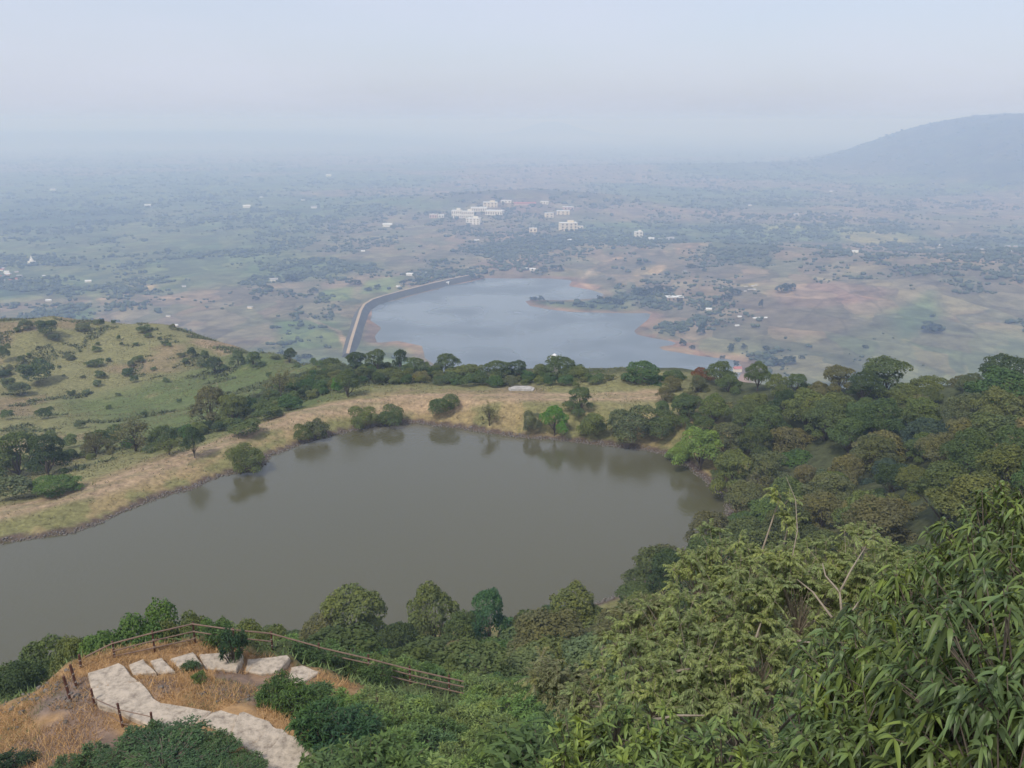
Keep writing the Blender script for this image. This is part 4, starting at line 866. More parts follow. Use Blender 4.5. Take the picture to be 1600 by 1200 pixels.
sprig_tree('feathery_tree', 'light green feathery tree with pale bare branches above the pond corner', groot(4.6, 14.5),
           [(1128, 872, 13, 45), (1190, 912, 13, 70), (1280, 915, 13, 68), (1345, 850, 13.5, 30), (1090, 910, 12.6, 55), (1150, 960, 12.2, 95), (1250, 960, 12.4, 90), (1330, 920, 12.6, 80), (1060, 1000, 11.8, 75), (1000, 1040, 11.6, 60), (1090, 1070, 11.4, 90), (1190, 1050, 11.6, 85), (1020, 1100, 11, 60), (1390, 900, 12.5, 50), (1150, 1120, 11, 80), (940, 1090, 11.4, 45), (1232, 815, 13.2, 24), (1218, 775, 13.2, 18), (960, 1000, 11.8, 26)],
           640, 10, .064, .020, (.230, .285, .118), PALEBARK, .35, 'pinnate', 303,
           [([(1316, 965, 11.6), (1312, 925, 11.7), (1290, 900, 11.8), (1285, 880, 11.9)], .018), ([(1312, 925, 11.7), (1330, 890, 11.8), (1352, 855, 12)], .015), ([(1325, 965, 11.6), (1345, 935, 11.7)], .015), ([(1300, 965, 11.6), (1270, 925, 11.8), (1245, 905, 11.9)], .016),
            ([(1180, 1000, 11.4), (1190, 970, 11.5)], .018), ([(1238, 870, 12), (1246, 830, 12.2), (1243, 780, 12.6), (1228, 745, 12.8)], .008), ([(1020, 1125, 10.6), (1060, 1118, 10.5), (1100, 1118, 10.4)], .02), ([(1240, 1000, 11.2), (1290, 1008, 11.2)], .018), ([(1050, 1050, 11), (1110, 1040, 11)], .018)])
sprig_tree('pale_sprig_tree', 'thin pale yellow leaved sprigs rising left of the feathery tree', groot(1.9, 12.8),
           [(975, 965, 12, 18), (990, 985, 12, 20), (1010, 1000, 12, 20), (940, 1010, 12, 18), (1025, 960, 12.2, 22), (850, 1060, 12.5, 30), (880, 1080, 12.5, 40), (905, 1110, 12, 40)], 80, 8, .075, .022, (.20, .215, .11), PALEBARK, .3, 'pinnate', 304, [])

# ------------------------------------------------------------------ steps
st = empty('concrete_steps', tuple(at(250, 1080, 36.0))); root = np.array(st.location); tag(st, 'weathered concrete steps turning back on a dry grass terrace above the pond', 'steps')
for i, (P, z) in enumerate(STEPS_W):
    mb = MB(); Q = wig(P, .014, .3, 900+i); c0 = np.mean([q[:2] for q in Q], 0); rn = np.random.default_rng(i)
    n = len(Q); zt = [z+rn.normal(0, .008) for _ in Q]
    low = [tuple(q[:2]) for q in Q]; ins = [tuple(np.array(q[:2])+(c0-np.array(q[:2]))*(.05/np.linalg.norm(c0-np.array(q[:2])))) for q in Q]
    b = 0; Vv = [(x, y, z-.42) for x, y in low]+[(x, y, z-.045+rn.normal(0, .01)) for x, y in low]+[(x, y, z) for x, y in ins]
    Vv = [tuple(np.array(v)-root) for v in Vv]; fs = [[k, (k+1) % n, n+(k+1) % n, n+k] for k in range(n)]+[[n+k, n+(k+1) % n, 2*n+(k+1) % n, 2*n+k] for k in range(n)]+[list(range(2*n, 3*n))]
    ar = sum(low[k][0]*low[(k+1) % n][1]-low[(k+1) % n][0]*low[k][1] for k in range(n))
    if ar < 0: fs = [f[::-1] for f in fs]
    mb.add(Vv, fs); link('step', mb.mesh('step', CONC), st)

# ------------------------------------------------------------------ railings and posts
def post(parent, base, top, r=.05, bands=True, nm='post'):
    mb = MB(); base = np.array(base); top = np.array(top); mb.tube([base-np.array([0, 0, .25]), top], [r, r], 8); d = unit(top-base); mb.tube([top, top+d*.03], [r*1.12, r*.5], 8)
    o = link(nm, mb.mesh(nm, RUST), parent)
    if bands:
        for f in (.28, .62):
            m2_ = MB(); c_ = base+(top-base)*f; m2_.tube([c_-d*.025, c_+d*.025], [r*1.05, r*1.05], 8); k = link('paint_band', m2_.mesh('paint_band', WHITEP), o)
    return o
def railing(name, label, posts, rails, group=None):
    g0 = foot(*posts[0][:2]); e = empty(name, tuple(g0)); g0 = np.array(g0)
    tag(e, label, 'railing', group); tops = []
    for px, by, h, lx, ly in posts:
        b = foot(px, by)-g0; post(e, b, b+np.array([lx, ly, h]))
    for pts, r in rails:
        mb = MB(); Q = []
        for px, by, hh in pts: Q.append(foot(px, by)-g0+np.array([0, -.07, hh]))
        mb.tube(Q, r, 6); link('rail', mb.mesh('rail', RAIL), e)
    return e
railing('metal_railing', 'rusty post and tan pipe railing running along the pond side of the steps',
        [(179, 1027, .85, 0, 0), (242, 1019, 1.15, 0, 0), (305, 1005, 1.15, 0, 0), (367, 1012, 1.1, 0, 0), (426, 1016, 1.05, 0, 0), (500, 1035, 1.1, 0, 0), (577, 1052, 1.1, 0, 0), (641, 1069, 1.05, 0, 0), (702, 1083, 1.05, 0, 0)],
        [([(136, 1040, .5), (179, 1027, .78), (242, 1019, 1.08), (305, 1005, 1.12)], .04), ([(179, 1027, .38), (242, 1019, .66), (305, 1005, .70)], .034), ([(179, 1027, .1), (242, 1019, .28), (305, 1005, .28)], .034),
         ([(305, 1005, 1.12), (367, 1012, 1.06), (426, 1016, 1.0), (500, 1035, .95)], .04), ([(305, 1005, .70), (367, 1012, .62), (426, 1016, .55)], .034), ([(500, 1035, .92), (577, 1052, .9), (641, 1069, .92), (725, 1088, .92)], .04),
         ([(500, 1035, .62), (577, 1052, .62), (641, 1069, .6), (725, 1088, .6)], .034), ([(577, 1052, .2), (641, 1069, .22), (725, 1088, .22)], .034)])
railing('low_railing', 'short railing of rusty posts with a sagging pipe on the near side of the landing',
        [(150, 1108, 1.0, -.08, 0), (193, 1138, 1.2, -.1, 0), (240, 1146, 1.0, 0, 0)], [([(150, 1108, .60), (193, 1138, .95), (240, 1146, .86)], .02), ([(150, 1108, .15), (193, 1138, .30), (240, 1146, .2)], .018)])
for (px, by, h, lx, lab) in [(127, 1045, .75, 0, 'rusty post nearest the railing end, upright'), (121, 1075, 1.2, -.16, 'rusty post leaning left, middle of three bare ones'), (111, 1094, 1.2, -.16, 'rusty post leaning left, nearest of three bare ones with stones at its foot')]:
    b = foot(px, by); e = empty('metal_post', tuple(b)); tag(e, lab, 'post', 'bare rusty posts beside the landing'); post(e, (0, 0, 0), (lx, 0, h), .06, nm='shaft')
# the pipe hanging between two leaning posts
mb = MB(); a, b = foot(121, 1075), foot(111, 1094); mb.tube([a+np.array([-.1, -.08, .7]), b+np.array([-.03, .05, .3])], .02, 6); o = link('loose_pipe', mb.mesh('loose_pipe', RAIL)); tag(o, 'loose bent pipe between the two leaning rusty posts', 'pipe')

# ------------------------------------------------------------------ grass, stones
def blades(name, pts, h, w, mat, rng, label, cat, lean=.5):
    n = len(pts); a = rng.uniform(0, 6.28, n); hh = h*rng.uniform(.5, 1.3, n); d = np.stack([np.cos(a), np.sin(a), np.zeros(n)], 1); ln = rng.normal(scale=lean, size=(n, 2))
    s = d*(w*.5); top = pts+np.stack([ln[:, 0]*hh, ln[:, 1]*hh, hh], 1)
    V = np.stack([pts-s, pts+s, top], 1).reshape(-1, 3); o = link(name, npmesh(name, V, np.arange(3*n).reshape(n, 3), mat)); return tag(o, label, cat, None, 'stuff')
def hgrid(x, y):
    th = np.arctan2(x, y+12); r = np.hypot(x, y+12); i = np.clip((th-T0)/DT, 0, nth-1.01); j = np.clip(np.log(r/R0)/DR, 0, nr-1.01); a, b = j.astype(int), i.astype(int); f, g = j-a, i-b
    return HG[a, b]*(1-f)*(1-g)+HG[a+1, b]*f*(1-g)+HG[a, b+1]*(1-f)*g+HG[a+1, b+1]*f*g
def straw_mat(name, c0, c1):
    m = bpy.data.materials.new(name); m.use_nodes = True; t = m.node_tree; p = t.nodes['Principled BSDF']; g = t.nodes.new('ShaderNodeNewGeometry'); rp = t.nodes.new('ShaderNodeValToRGB')
    rp.color_ramp.elements[0].color = c0+(1,); rp.color_ramp.elements[1].color = c1+(1,); t.links.new(g.outputs['Random Per Island'], rp.inputs[0]); t.links.new(rp.outputs[0], p.inputs['Base Color']); p.inputs['Roughness'].default_value = .8; p.inputs['Specular IOR Level'].default_value = .2; return m
rg = np.random.default_rng(77)
x = rg.uniform(-32, 2, 150000); y = rg.uniform(24, 44, 150000)
ok = inpoly(x, y, dryp) & (fbm(x, y, 2.2, 3, 5) > .42) & (rg.random(150000) < .8)
for P, _ in STEPS_W: ok &= sdist(x, y, P) > .06-.16*(rg.random(150000) < .25)
x, y = x[ok], y[ok]; blades('dry_grass', np.stack([x, y, hgrid(x, y)-.02], 1), .27, .026, straw_mat('orange_straw', (.34, .19, .075), (.58, .38, .18)), rg, 'dry orange grass tufts round the steps and posts', 'grass', .7)
x = rg.uniform(-32, 2, 60000); y = rg.uniform(24, 44, 60000)
ok = inpoly(x, y, dryp) & (fbm(x, y, 3.1, 3, 15) > .56)
for P, _ in STEPS_W: ok &= sdist(x, y, P) > .1
x, y = x[ok], y[ok]; blades('green_grass', np.stack([x, y, hgrid(x, y)-.02], 1), .17, .025, straw_mat('green_weeds', (.10, .12, .045), (.20, .20, .08)), rg, 'sparse green weeds among the dry grass by the steps', 'weeds', .7)
x = rg.uniform(-34, 30, 220000); y = rg.uniform(17, 70, 220000); ok = (~inpoly(x, y, dryp)) & (np.hypot(x, y) > 16) & (x < .66*y+2) & (rg.random(220000) < .45)
for P, _ in STEPS_W: ok &= sdist(x, y, P) > .15
x, y = x[ok], y[ok]; blades('undergrowth', np.stack([x, y, hgrid(x, y)-.03], 1), .30, .10, straw_mat('green_undergrowth', (.07, .115, .04), (.17, .22, .08)), rg, 'green undergrowth between the hillside shrubs', 'undergrowth', .9)
x = rg.uniform(-210, -5, 200000); y = rg.uniform(150, 360, 200000); dd = sdist(x, y, POND)
ok = (dd > 22) & (fbm(x, y, 9, 3, 135)+.35*fbm(x, y, 50, 2, 136) > .80) & (rg.random(200000) < .8); x, y = x[ok], y[ok]
blades('hill_scrub', np.stack([x, y, hgrid(x, y)-.05], 1), .75, .5, straw_mat('dull_scrub', (.07, .09, .042), (.15, .165, .07)), rg, 'low dull scrub in patches over the left hill and gully slope', 'scrub', .9)
# meadow tufts on bank and hill
x = rg.uniform(-200, 35, 260000); y = rg.uniform(105, 350, 260000); dd = sdist(x, y, POND)
ok = (dd > .8) & (fbm(x, y, 5, 3, 35)+.25*fbm(x, y, 40, 2, 36) > .60) & ((dd < 45) | (x < -20)) & (rg.random(260000) < np.where(dd < 14, .18, .5))
x, y = x[ok], y[ok]; blades('meadow_grass', np.stack([x, y, hgrid(x, y)-.05], 1), .38, .22, straw_mat('meadow_tufts', (.10, .115, .045), (.24, .20, .10)), rg, 'dry tussocks covering the pond bank and the left hill', 'grass', .8)
def stones(name, pts, sz, label):
    cube = np.array([(a, b, c_) for a in (-1, 1) for b in (-1, 1) for c_ in (-1, 1)], float)*.5; n = len(pts)
    V = cube[None]*(sz[:, None]*rg.uniform(.6, 1.4, (n, 3)))[:, None, :]*(1+rg.normal(scale=.22, size=(n, 8, 3))); a = rg.uniform(0, 6.28, n); ca, sa = np.cos(a)[:, None], np.sin(a)[:, None]
    V = np.stack([V[..., 0]*ca-V[..., 1]*sa, V[..., 0]*sa+V[..., 1]*ca, V[..., 2]], -1)+pts[:, None, :]
    f = np.array([(0, 1, 3, 2), (4, 6, 7, 5), (0, 4, 5, 1), (2, 3, 7, 6), (0, 2, 6, 4), (1, 5, 7, 3)]); F = (f[None]+8*np.arange(n)[:, None, None]).reshape(-1, 4)
    return tag(link(name, npmesh(name, V.reshape(-1, 3), F, ROCK)), label, 'stones', None, 'stuff')
P = np.array([p[:2] for p in POND]); k = rg.integers(0, len(P), 5200); f = rg.random(5200)[:, None]; q = P[k]*(1-f)+P[(k+1) % len(P)]*f+rg.normal(scale=.35, size=(5200, 2)); q = q[q[:, 1] > 100]
stones('shore_stones', np.stack([q[:, 0], q[:, 1], np.maximum(hgrid(q[:, 0], q[:, 1]), 0)], 1), rg.uniform(.06, .27, len(q)), 'dark broken stones along the waterline of the pond')
q = []
for px, py, s_, n in [(60, 1090, 1.6, 60), (112, 1098, .35, 40), (75, 1080, .6, 30), (258, 1075, .7, 14), (340, 1085, 1., 14)]:
    g = ghit(px, py); q += [(g[0]+rg.normal()*s_, g[1]+rg.normal()*s_*.7) for _ in range(n)]
q = np.array(q); m_ = np.ones(len(q), bool)
for P_, _ in STEPS_W: m_ &= sdist(q[:, 0], q[:, 1], P_) > .15
q = q[m_]; stones('loose_stones', np.stack([q[:, 0], q[:, 1], hgrid(q[:, 0], q[:, 1])], 1), rg.uniform(.03, .16, len(q)), 'small grey stones lying on the bare earth by the posts')
# slab on the ridge
g = ghit(815, 609); mb = MB(); Q = [(-2.7, -1.6), (2.4, -1.7), (2.9, .3), (2.0, 1.7), (-1.6, 1.8), (-2.9, .6)]; mb.prism(Q, -.5, .22); mb.prism([(a*.82-.1, b*.8+.1) for a, b in Q], .223, .36)
o = link('stone_platform', mb.mesh('stone_platform', SLABM), None, tuple(g), .05); tag(o, 'low pale stone platform on the crest of the bank behind the pond', 'platform')

# ------------------------------------------------------------------ dam
def ribbon(P, offs, closed=False):
    """sweep of (offset, height) pairs along a path"""
    P = [np.array(p[:2]) for p in P]; V = []; n = len(P); k = len(offs)
    for i in range(n):
        t = P[min(i+1, n-1)]-P[max(i-1, 0)]; t = t/np.linalg.norm(t); nn = np.array([-t[1], t[0]])
        for o_, h in offs: V.append((P[i][0]+nn[0]*o_, P[i][1]+nn[1]*o_, h))
    fs = [[i*k+j, (i+1)*k+j, (i+1)*k+j+1, i*k+j+1] for i in range(n-1) for j in range(k-1)]+[list(range(k))[::-1], [(n-1)*k+j for j in range(k)]]
    return V, fs
def densify(P, step):
    out = []
    for a, b in zip(P[:-1], P[1:]):
        a, b = np.array(a), np.array(b); m = max(1, int(np.linalg.norm((b-a)[:2])/step)); out += [a+(b-a)*i/m for i in range(m)]
    out.append(np.array(P[-1])); return out
DD = densify(DAM, 25)
for i in range(1, len(DD)-1): DD[i] = (DD[i-1]+DD[i]*2+DD[i+1])/4
e = empty('earth_dam', (DD[0][0], DD[0][1], LAKEZ)); tag(e, 'long curved earth dam with a pale dirt road on its crest holding the far lake', 'dam'); off = np.array(e.location)
for nm, offs, m_ in (('embankment', [(-10, DAMZ-8), (-2.2, DAMZ), (2.2, DAMZ), (12, DAMZ-9)], EMB), ('crest_road', [(-1.9, DAMZ-.5), (-1.8, DAMZ+.2), (1.8, DAMZ+.2), (1.9, DAMZ-.5)], ROADM)):
    V, fs = ribbon(DD, offs); mb = MB(); mb.add([tuple(np.array(v)-off) for v in V], fs); link(nm, mb.mesh(nm, m_), e)

# ------------------------------------------------------------------ far buildings
def vhit(px, py):
    d = ray(px, py); t = np.geomspace(500, 12000, 900); X, Y, Z = d[0]*t, d[1]*t, CAMZ+d[2]*t; g_ = hplain(X, Y); k = np.argmax(Z < g_); return np.array([X[k], Y[k], g_[k]]), t[k]
def block(px, py, wpx, hpx, floors, cols_, wall, label, group=None, dep=.6, roofm=None, penth=False, cat='building', name='building'):
    g_, t_ = vhit(px, py); w = wpx*t_/FPX; h = hpx*t_/FPX*.88; d = w*dep; rz = random.uniform(-.25, .25)
    e = empty(name, (g_[0], g_[1]+d/2, g_[2]-.5), rz); tag(e, label, cat, group)
    mb = MB(); mb.box((0, 0, h/2), (w, d, h)); link('wall', mb.mesh('wall', wall), e)
    mb = MB(); mb.box((0, 0, h+.25), (w*1.04, d*1.04, .5)); rf = link('roof', mb.mesh('roof', roofm or ROOFW), e)
    if penth:
        mb = MB(); mb.box((w*.15, 0, h+.5+h*.12), (w*.35, d*.5, h*.24)); link('stair_tower', mb.mesh('stair_tower', wall), e)
    fh = h/floors
    for i in range(floors):
        for j in range(cols_):
            mb = MB(); cw = w/cols_; mb.box((-w/2+cw*(j+.5), -d/2-.1, fh*(i+.5)), (cw*.38, .3, fh*.5)); link('window', mb.mesh('window', DARKW), e)
    return e
BL = [(677, 341, 12, 7, 1, 3, PINKW, 'low pale pink building at the left end of the white complex', 'white college buildings'), (689, 341, 9, 6, 1, 2, WALLM, 'small low building just left of the colonnaded block', 'white college buildings'),
      (714, 342, 16, 14, 2, 5, WALLM, 'white block with tall dark openings at the left of the complex', 'white college buildings'), (731, 341, 19, 12, 2, 6, WALLM, 'white colonnaded wing right of the tall left block', 'white college buildings'), (740, 351, 22, 11, 3, 4, WALLM, 'stepped white building in front of the complex', 'white college buildings'),
      (748, 331, 25, 7, 1, 7, WALLM, 'long low white wing at the back of the complex', 'white college buildings'), (766, 325, 22, 9, 2, 4, CREAM, 'cream building standing highest at the back of the complex', 'white college buildings'), (773, 337, 27, 8, 1, 7, WALLM, 'long white wing at the right of the complex', 'white college buildings'),
      (791, 317, 16, 4, 1, 3, WALLM, 'low white building behind the complex', None), (851, 320, 12, 5, 1, 3, WALLM, 'low white building right of the long red roof', None), (858, 340, 13, 8, 2, 2, CREAM, 'small cream villa in the trees right of the complex', None), (880, 336, 20, 7, 2, 3, CREAM, 'wide cream villa right of the small cream one', None),
      (888, 328, 16, 5, 1, 3, PINKW, 'pale pink villa behind the wide cream one', None), (888, 361, 27, 14, 3, 4, CREAM, 'large cream building standing apart below the villas', None), (906, 359, 10, 6, 1, 2, CREAM, 'low annex touching the large cream building', None), (833, 363, 12, 7, 1, 2, CREAM, 'small cream house on a brown slope below the complex', None),
      (998, 371, 12, 10, 2, 2, WALLM, 'white tower like house alone in the trees at right', None), (1055, 471, 26, 6, 1, 4, (ROADM), 'long ochre building behind the peninsula of the far lake', None)]
for i, b in enumerate(BL): block(*b, penth=b[3] >= 9)
def house(px, py, wpx, wall, roofm, label, group=None, hp=.5, dep=.6):
    g_, t_ = vhit(px, py); w = max(4., wpx*t_/FPX); d = w*dep; h = w*hp*.55; rz = random.uniform(-.35, .35)
    e = empty('house', (g_[0], g_[1]+d/2, g_[2]-.3), rz); tag(e, label, 'house', group)
    mb = MB(); mb.box((0, 0, h/2), (w, d, h)); link('wall', mb.mesh('wall', wall), e)
    mb = MB(); k = h*.55; a, b_ = w*.54, d*.58; mb.add([(-a, -b_, h), (a, -b_, h), (a, b_, h), (-a, b_, h), (-a, 0, h+k), (a, 0, h+k)], [(3, 2, 1, 0), (0, 1, 5, 4), (2, 3, 4, 5), (0, 4, 3), (1, 2, 5)]); link('roof', mb.mesh('roof', roofm), e); return e
house(820, 321, 33, PINKW, ROOFR, 'long building with a faded red roof behind the villas', None, .16, .25)
HL = [(490, 326, 9, 'white house alone at the left of the complex, far out'), (427, 440, 12, 'white house with a pale yard left of the dam'), (263, 496, 7, 'white hut nearest the left hill crest'), (274, 510, 8, 'white hut just above the left hill skyline'), (391, 483, 9, 'white flat hut on brown land left of the dam'),
      (137, 442, 9, 'white house among dark trees above the left hill'), (70, 434, 8, 'white house right of the village at the left edge'), (75, 471, 8, 'white hut between village and left hill'), (43, 496, 6, 'white hut low at the left, just above the hill'), (82, 298, 8, 'white building far off at the upper left'),
      (605, 355, 14, 'long white shed left of the complex'), (640, 431, 10, 'white house beside the brown yard behind the dam'), (668, 428, 6, 'tiny white house behind the dam, right of the brown yard'), (622, 449, 6, 'tiny white hut below the dam road'), (820, 422, 9, 'white shed on the far shore of the lake, left'), (832, 423, 9, 'white shed on the far shore of the lake, right'),
      (745, 377, 7, 'tiny white hut below the complex'), (925, 354, 6, 'tiny white hut right of the large cream building'), (1018, 375, 9, 'white shed right of the tower like house'), (1032, 375, 6, 'tiny white shed in the row right of the tower like house'), (1048, 375, 11, 'white long shed ending the row right of the tower like house'),
      (1070, 426, 6, 'tiny white hut on brown land right of the lake'), (1108, 486, 9, 'white hut above the round bay of the lake'), (1156, 496, 6, 'tiny white hut left of the long white sheets'), (1152, 511, 6, 'white tank like hut in the orchard'), (513, 276, 8, 'white building far off above the white house'), (385, 325, 11, 'long white shed in the far green plain'),
      (230, 323, 9, 'white shed far off above the left hill'), (408, 309, 5, 'tiny white hut far off, right of the long shed'), (473, 314, 5, 'tiny white hut left of the white house'), (1172, 322, 5, 'tiny far white hut under the right hill'), (1300, 300, 6, 'far white hut at the foot of the right hill'), (1245, 337, 8, 'far white house in the right plain'),
      (567, 394, 6, 'tiny white hut on the brown plain left of the complex'), (287, 449, 6, 'tiny white hut above the brown plain at left'), (890, 376, 6, 'tiny white hut in the wood below the large cream building'), (1337, 395, 9, 'white shed at the crest of the brown spur'), (545, 548, 9, 'pale pump house at the near end of the dam')]
for px, py, w, lab in HL: house(px, py, w, random.choice([WALLM, WALLM, CREAM]), random.choice([ROOFW, ROOFW, ROOFG]), lab, 'scattered white houses')
for i in range(12): house(random.uniform(-5, 32), random.uniform(422, 446), random.uniform(5, 9), random.choice([WALLM, PINKW, CREAM]), random.choice([ROOFW, ROOFG, ROOFR]), 'small house crowded in the village at the left edge of the plain', 'village houses at the left edge')
for i in range(14): house(random.uniform(1460, 1590), random.uniform(384, 394), random.uniform(4, 8), random.choice([WALLM, PINKW, CREAM]), random.choice([ROOFW, ROOFG]), 'small pale house in the village beyond the brown spur at right', 'village houses beyond the spur')
for i in range(8): house(random.uniform(1160, 1185), random.uniform(447, 456), random.uniform(3, 5), WALLM, ROOFG, 'tiny pale hut in the hamlet under the trees right of the lake', 'hamlet huts right of the lake')
house(1153, 582, 12, CREAM, ROOFR, 'red roofed house showing between the ridge trees by the lake', None, .9)
block(697, 446, 9, 6, 1, 2, WALLM, 'white valve house standing in the water by the dam', dep=.8, name='valve_house')
# sheets drying: the long white strip
g_, t_ = vhit(1188, 499); house(1188, 499, 22, WALLM, ROOFW, 'long white roofed shed right of the round bay', None, .15, .2)
# temple with spire
g_, t_ = vhit(50, 412); s_ = t_/FPX; e = empty('temple', tuple(g_)); tag(e, 'white temple with a tall pointed spire in the left plain', 'temple')
mb = MB(); mb.box((0, 0, 2), (10*s_, 7*s_, 4)); link('hall', mb.mesh('hall', WALLM), e)
mb = MB(); mb.tube([(0, 0, 4), (0, 0, 6), (0, 0, 9), (0, 0, 12*s_)], [3.4*s_, 3*s_, 1.5*s_, .2], 8); link('spire', mb.mesh('spire', WALLM), e)
# small pale hut among the ridge trees
p_, tt = spot(866, 203); zt = zat(552, 203); e = empty('shrine', tuple(p_)); h = zt-p_[2]; tag(e, 'small pale peaked shrine roof showing in the crown of the tallest ridge tree', 'shrine')
mb = MB(); mb.box((0, 0, h*.4), (1.7, 1.7, h*.8)); link('wall', mb.mesh('wall', WALLM), e); mb = MB(); mb.add([(-1.1, -1.1, h*.8), (1.1, -1.1, h*.8), (1.1, 1.1, h*.8), (-1.1, 1.1, h*.8), (0, 0, h)], [(3, 2, 1, 0), (0, 1, 4), (1, 2, 4), (2, 3, 4), (3, 0, 4)]); link('roof', mb.mesh('roof', ROOFW), e)
# ------------------------------------------------------------------ trees of the plain
VT = [(833, 471, 14, 9), (845, 471, 14, 10), (878, 476, 7, 6), (898, 478, 7, 6), (910, 477, 9, 8), (925, 482, 9, 8), (938, 471, 15, 11), (950, 473, 16, 13), (966, 477, 18, 11), (1000, 462, 30, 14), (1012, 463, 20, 16), (1028, 458, 24, 16), (1045, 456, 16, 10), (1062, 475, 12, 10), (1095, 525, 16, 20), (1100, 512, 12, 12), (1066, 541, 14, 13), (1082, 546, 11, 9),
      (1141, 551, 11, 14), (1143, 545, 10, 10), (1162, 545, 11, 10), (1197, 548, 13, 10), (1232, 570, 30, 18), (1215, 572, 24, 14), (1253, 562, 12, 8), (1188, 483, 9, 18), (1116, 478, 9, 12), (1150, 462, 22, 14), (1135, 470, 18, 12), (1222, 458, 26, 18), (1235, 455, 18, 15), (1150, 575, 12, 12), (1128, 563, 10, 8), (1352, 545, 12, 7), (1455, 520, 40, 16),
      (555, 445, 24, 10), (590, 452, 12, 8), (575, 455, 16, 8), (630, 445, 14, 10), (655, 441, 18, 9), (700, 425, 16, 8), (735, 437, 20, 8), (750, 436, 14, 7), (870, 424, 26, 12), (850, 425, 16, 10), (1000, 415, 14, 6), (1080, 420, 20, 8), (1100, 425, 12, 7), (480, 560, 20, 9), (510, 565, 18, 8), (440, 555, 16, 8), (490, 458, 16, 10), (455, 440, 24, 12), (400, 470, 14, 9), (420, 455, 20, 12)]
for i, (px, by, w, h) in enumerate(VT):
    g_, t_ = vhit(px, by); s_ = t_/FPX
    w2 = 'on the peninsula of the far lake' if (810 < px < 975 and 465 < by < 485) else ('on the right shore of the far lake' if px > 975 and by > 440 else ('behind the dam and the far lake' if px > 540 else 'in the plain left of the dam'))
    put('far', g_-np.array([0, 0, .5]), h*s_, w*s_, jit((.05, .075, .045), .12), 'tree', f"{'large' if w > 17 else 'small'} hazy tree {w2}", 'tree', 'hazy trees of the valley')
ico_ph = (1+5**.5)/2; IV = unit(np.array([(-1, ico_ph, 0), (1, ico_ph, 0), (-1, -ico_ph, 0), (1, -ico_ph, 0), (0, -1, ico_ph), (0, 1, ico_ph), (0, -1, -ico_ph), (0, 1, -ico_ph), (ico_ph, 0, -1), (ico_ph, 0, 1), (-ico_ph, 0, -1), (-ico_ph, 0, 1)]))
IF = np.array([(0, 11, 5), (0, 5, 1), (0, 1, 7), (0, 7, 10), (0, 10, 11), (1, 5, 9), (5, 11, 4), (11, 10, 2), (10, 7, 6), (7, 1, 8), (3, 9, 4), (3, 4, 2), (3, 2, 6), (3, 6, 8), (3, 8, 9), (4, 9, 5), (2, 4, 11), (6, 2, 10), (8, 6, 7), (9, 8, 1)])
N = 95000; v = rg.uniform(205, 590, N); u = rg.uniform(-40, 1640, N); ang = (v-600)/FPX; t_ = (CAMZ+196)/(SP+ang*CP); X = (u-800)/FPX*t_; Y = t_*(CP-ang*SP)
dn = .5*fbm(X, Y, 70, 3, 91)+.3*fbm(X, Y, 220, 3, 93)+.2*fbm(X, Y, 800, 3, 92)+rg.normal(scale=.05, size=N); th_ = np.interp(v, [205, 300, 420, 520, 590], [.53, .54, .565, .60, .62])
for L, a_ in (([(880, 440), (930, 400), (1080, 385), (1250, 400), (1700, 390), (1700, 600), (1000, 600), (1020, 500), (930, 455)], -.035), ([(745, 385), (800, 372), (900, 366), (925, 385), (840, 400), (780, 408)], .12), ([(1080, 388), (1160, 380), (1225, 415), (1190, 440), (1130, 425)], .12), ([(930, 470), (960, 455), (1060, 460), (1050, 472), (960, 475)], .1), ([(-30, 400), (110, 410), (130, 470), (-30, 450)], .08), ([(560, 440), (560, 560), (250, 560), (380, 470)], -.06), ([(1195, 478), (1240, 467), (1372, 486), (1280, 505)], -.3)):
    th_ = th_-a_*inpoly(X, Y, lp(L, -197))
ok = (dn > th_) & (Y < 9000) & (t_ > 620)
X, Y = X[ok], Y[ok]; ok = (sdist(X, Y, LAKE) > 22) & (dline(X, Y, DAM) > 28); X, Y = X[ok], Y[ok]
Z = np.concatenate([hplain(X[i:i+4000], Y[i:i+4000]) for i in range(0, len(X), 4000)]); n = len(X); print('far trees', n)
S_ = np.clip(rg.lognormal(.95, .4, n), 1.2, 6.5)*np.interp(np.hypot(X, Y), [900, 3000, 9000], [.8, 1.15, 1.9]); VV, FF = [], []
for k in range(2):
    c_ = np.stack([X+rg.normal(size=n)*S_*.7, Y+rg.normal(size=n)*S_*.5, Z+S_*.55], 1); r = S_*rg.uniform(.6, 1.0, n)
    VV.append((c_[:, None]+IV[None]*(r[:, None]*rg.uniform(.7, 1.25, (n, 12)))[..., None]*np.array([1.1, 1.1, .8])).reshape(-1, 3)); FF.append((IF[None]+12*(np.arange(n)+k*n)[:, None, None]).reshape(-1, 3))
o = link('far_woodland', npmesh('far_woodland', np.concatenate(VV), np.concatenate(FF), straw_mat('far_tree_foliage', (.045, .068, .042), (.095, .115, .068)), None, True)); tag(o, 'hazy trees and hedges scattered over the whole plain', 'woodland', None, 'stuff')

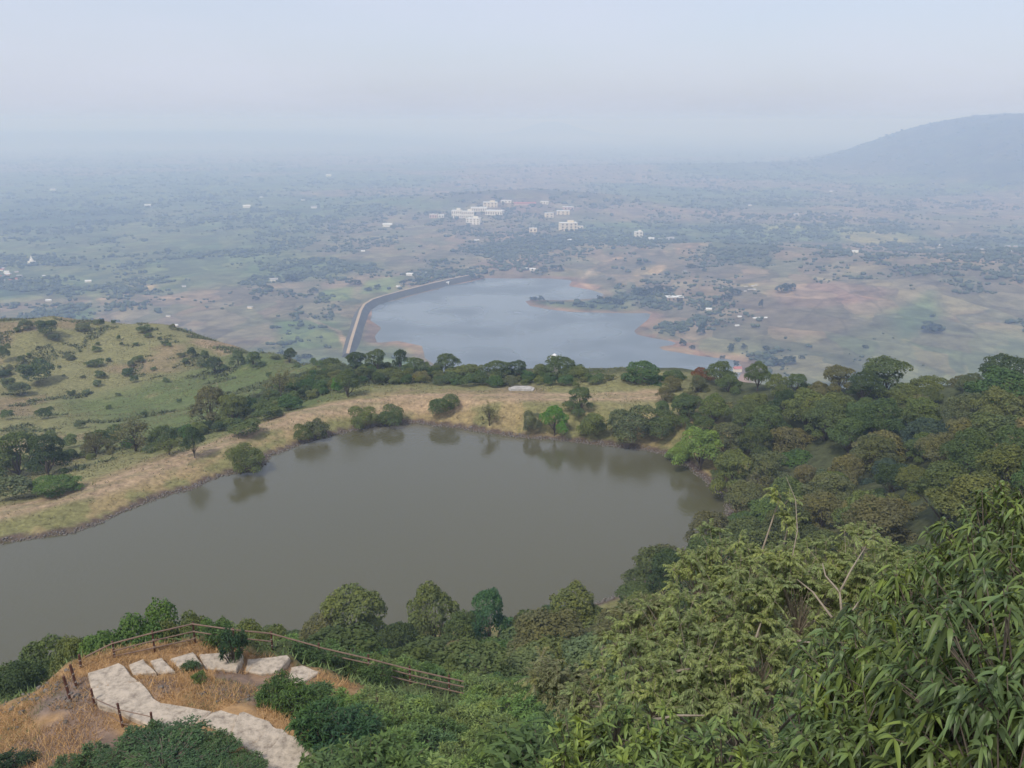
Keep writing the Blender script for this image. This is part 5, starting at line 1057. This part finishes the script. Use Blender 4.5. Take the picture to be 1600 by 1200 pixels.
# ------------------------------------------------------------------ haze
hm = bpy.data.materials.new('haze'); hm.use_nodes = True; t = hm.node_tree; t.nodes.clear(); out = t.nodes.new('ShaderNodeOutputMaterial'); pv = t.nodes.new('ShaderNodeVolumePrincipled')
pv.inputs['Color'].default_value = (.50, .655, 1.0, 1); pv.inputs['Absorption Color'].default_value = (.72, .755, .95, 1); pv.inputs['Density'].default_value = HAZE_DENSITY; pv.inputs['Anisotropy'].default_value = .0
t.links.new(pv.outputs[0], out.inputs['Volume'])
zmin = min(HG.min(), PH.min())-1; zmax = max(PH.max(), 66)+2; print('haze z', zmin, zmax)
mb = MB(); mb.box((0, 0, (zmin+zmax)/2), (88000, 88000, zmax-zmin)); o = link('haze', mb.mesh('haze', hm)); tag(o, kind='stuff'); o['label'] = 'thin pale blue haze filling the whole valley'

# ------------------------------------------------------------------ labels: tell the like-labelled apart by their order in the photo
bpy.context.view_layer.update()
from collections import defaultdict
by = defaultdict(list)
for ob in bpy.data.objects:
    if ob.parent is None and ob.get('label') and ob.get('kind') is None: by[ob['label']].append(ob)
ORD = ['leftmost', 'second from left', 'third from left', 'fourth from left', 'fifth from left', 'sixth from left', 'seventh from left', 'eighth from left', 'ninth from left', 'tenth from left', 'eleventh from left', 'twelfth from left']
print('BIG LABEL SETS', [(k, len(v)) for k, v in by.items() if len(v) > 12])
for k, v in by.items():
    if 1 < len(v):
        v.sort(key=lambda ob: proj(ob.location)[0])
        for i, ob in enumerate(v):
            if len(v) == 2: w_ = ('left one', 'right one')[i]
            elif i == len(v)-1: w_ = 'rightmost'
            elif i < 12: w_ = ORD[i]
            elif len(v)-1-i < 12: w_ = ORD[len(v)-1-i].replace('left', 'right')
            else: continue
            ob['label'] = k+', '+w_
kc = defaultdict(int)
for ob in bpy.data.objects:
    if ob.parent is None and ob.get('category'): kc[ob.name.split('.')[0]] += 1
print('COUNTS', dict(kc))
for ob in bpy.data.objects:
    if ob.get('label') and len(ob['label'].split()) > 16: print('LONG', ob['label'])
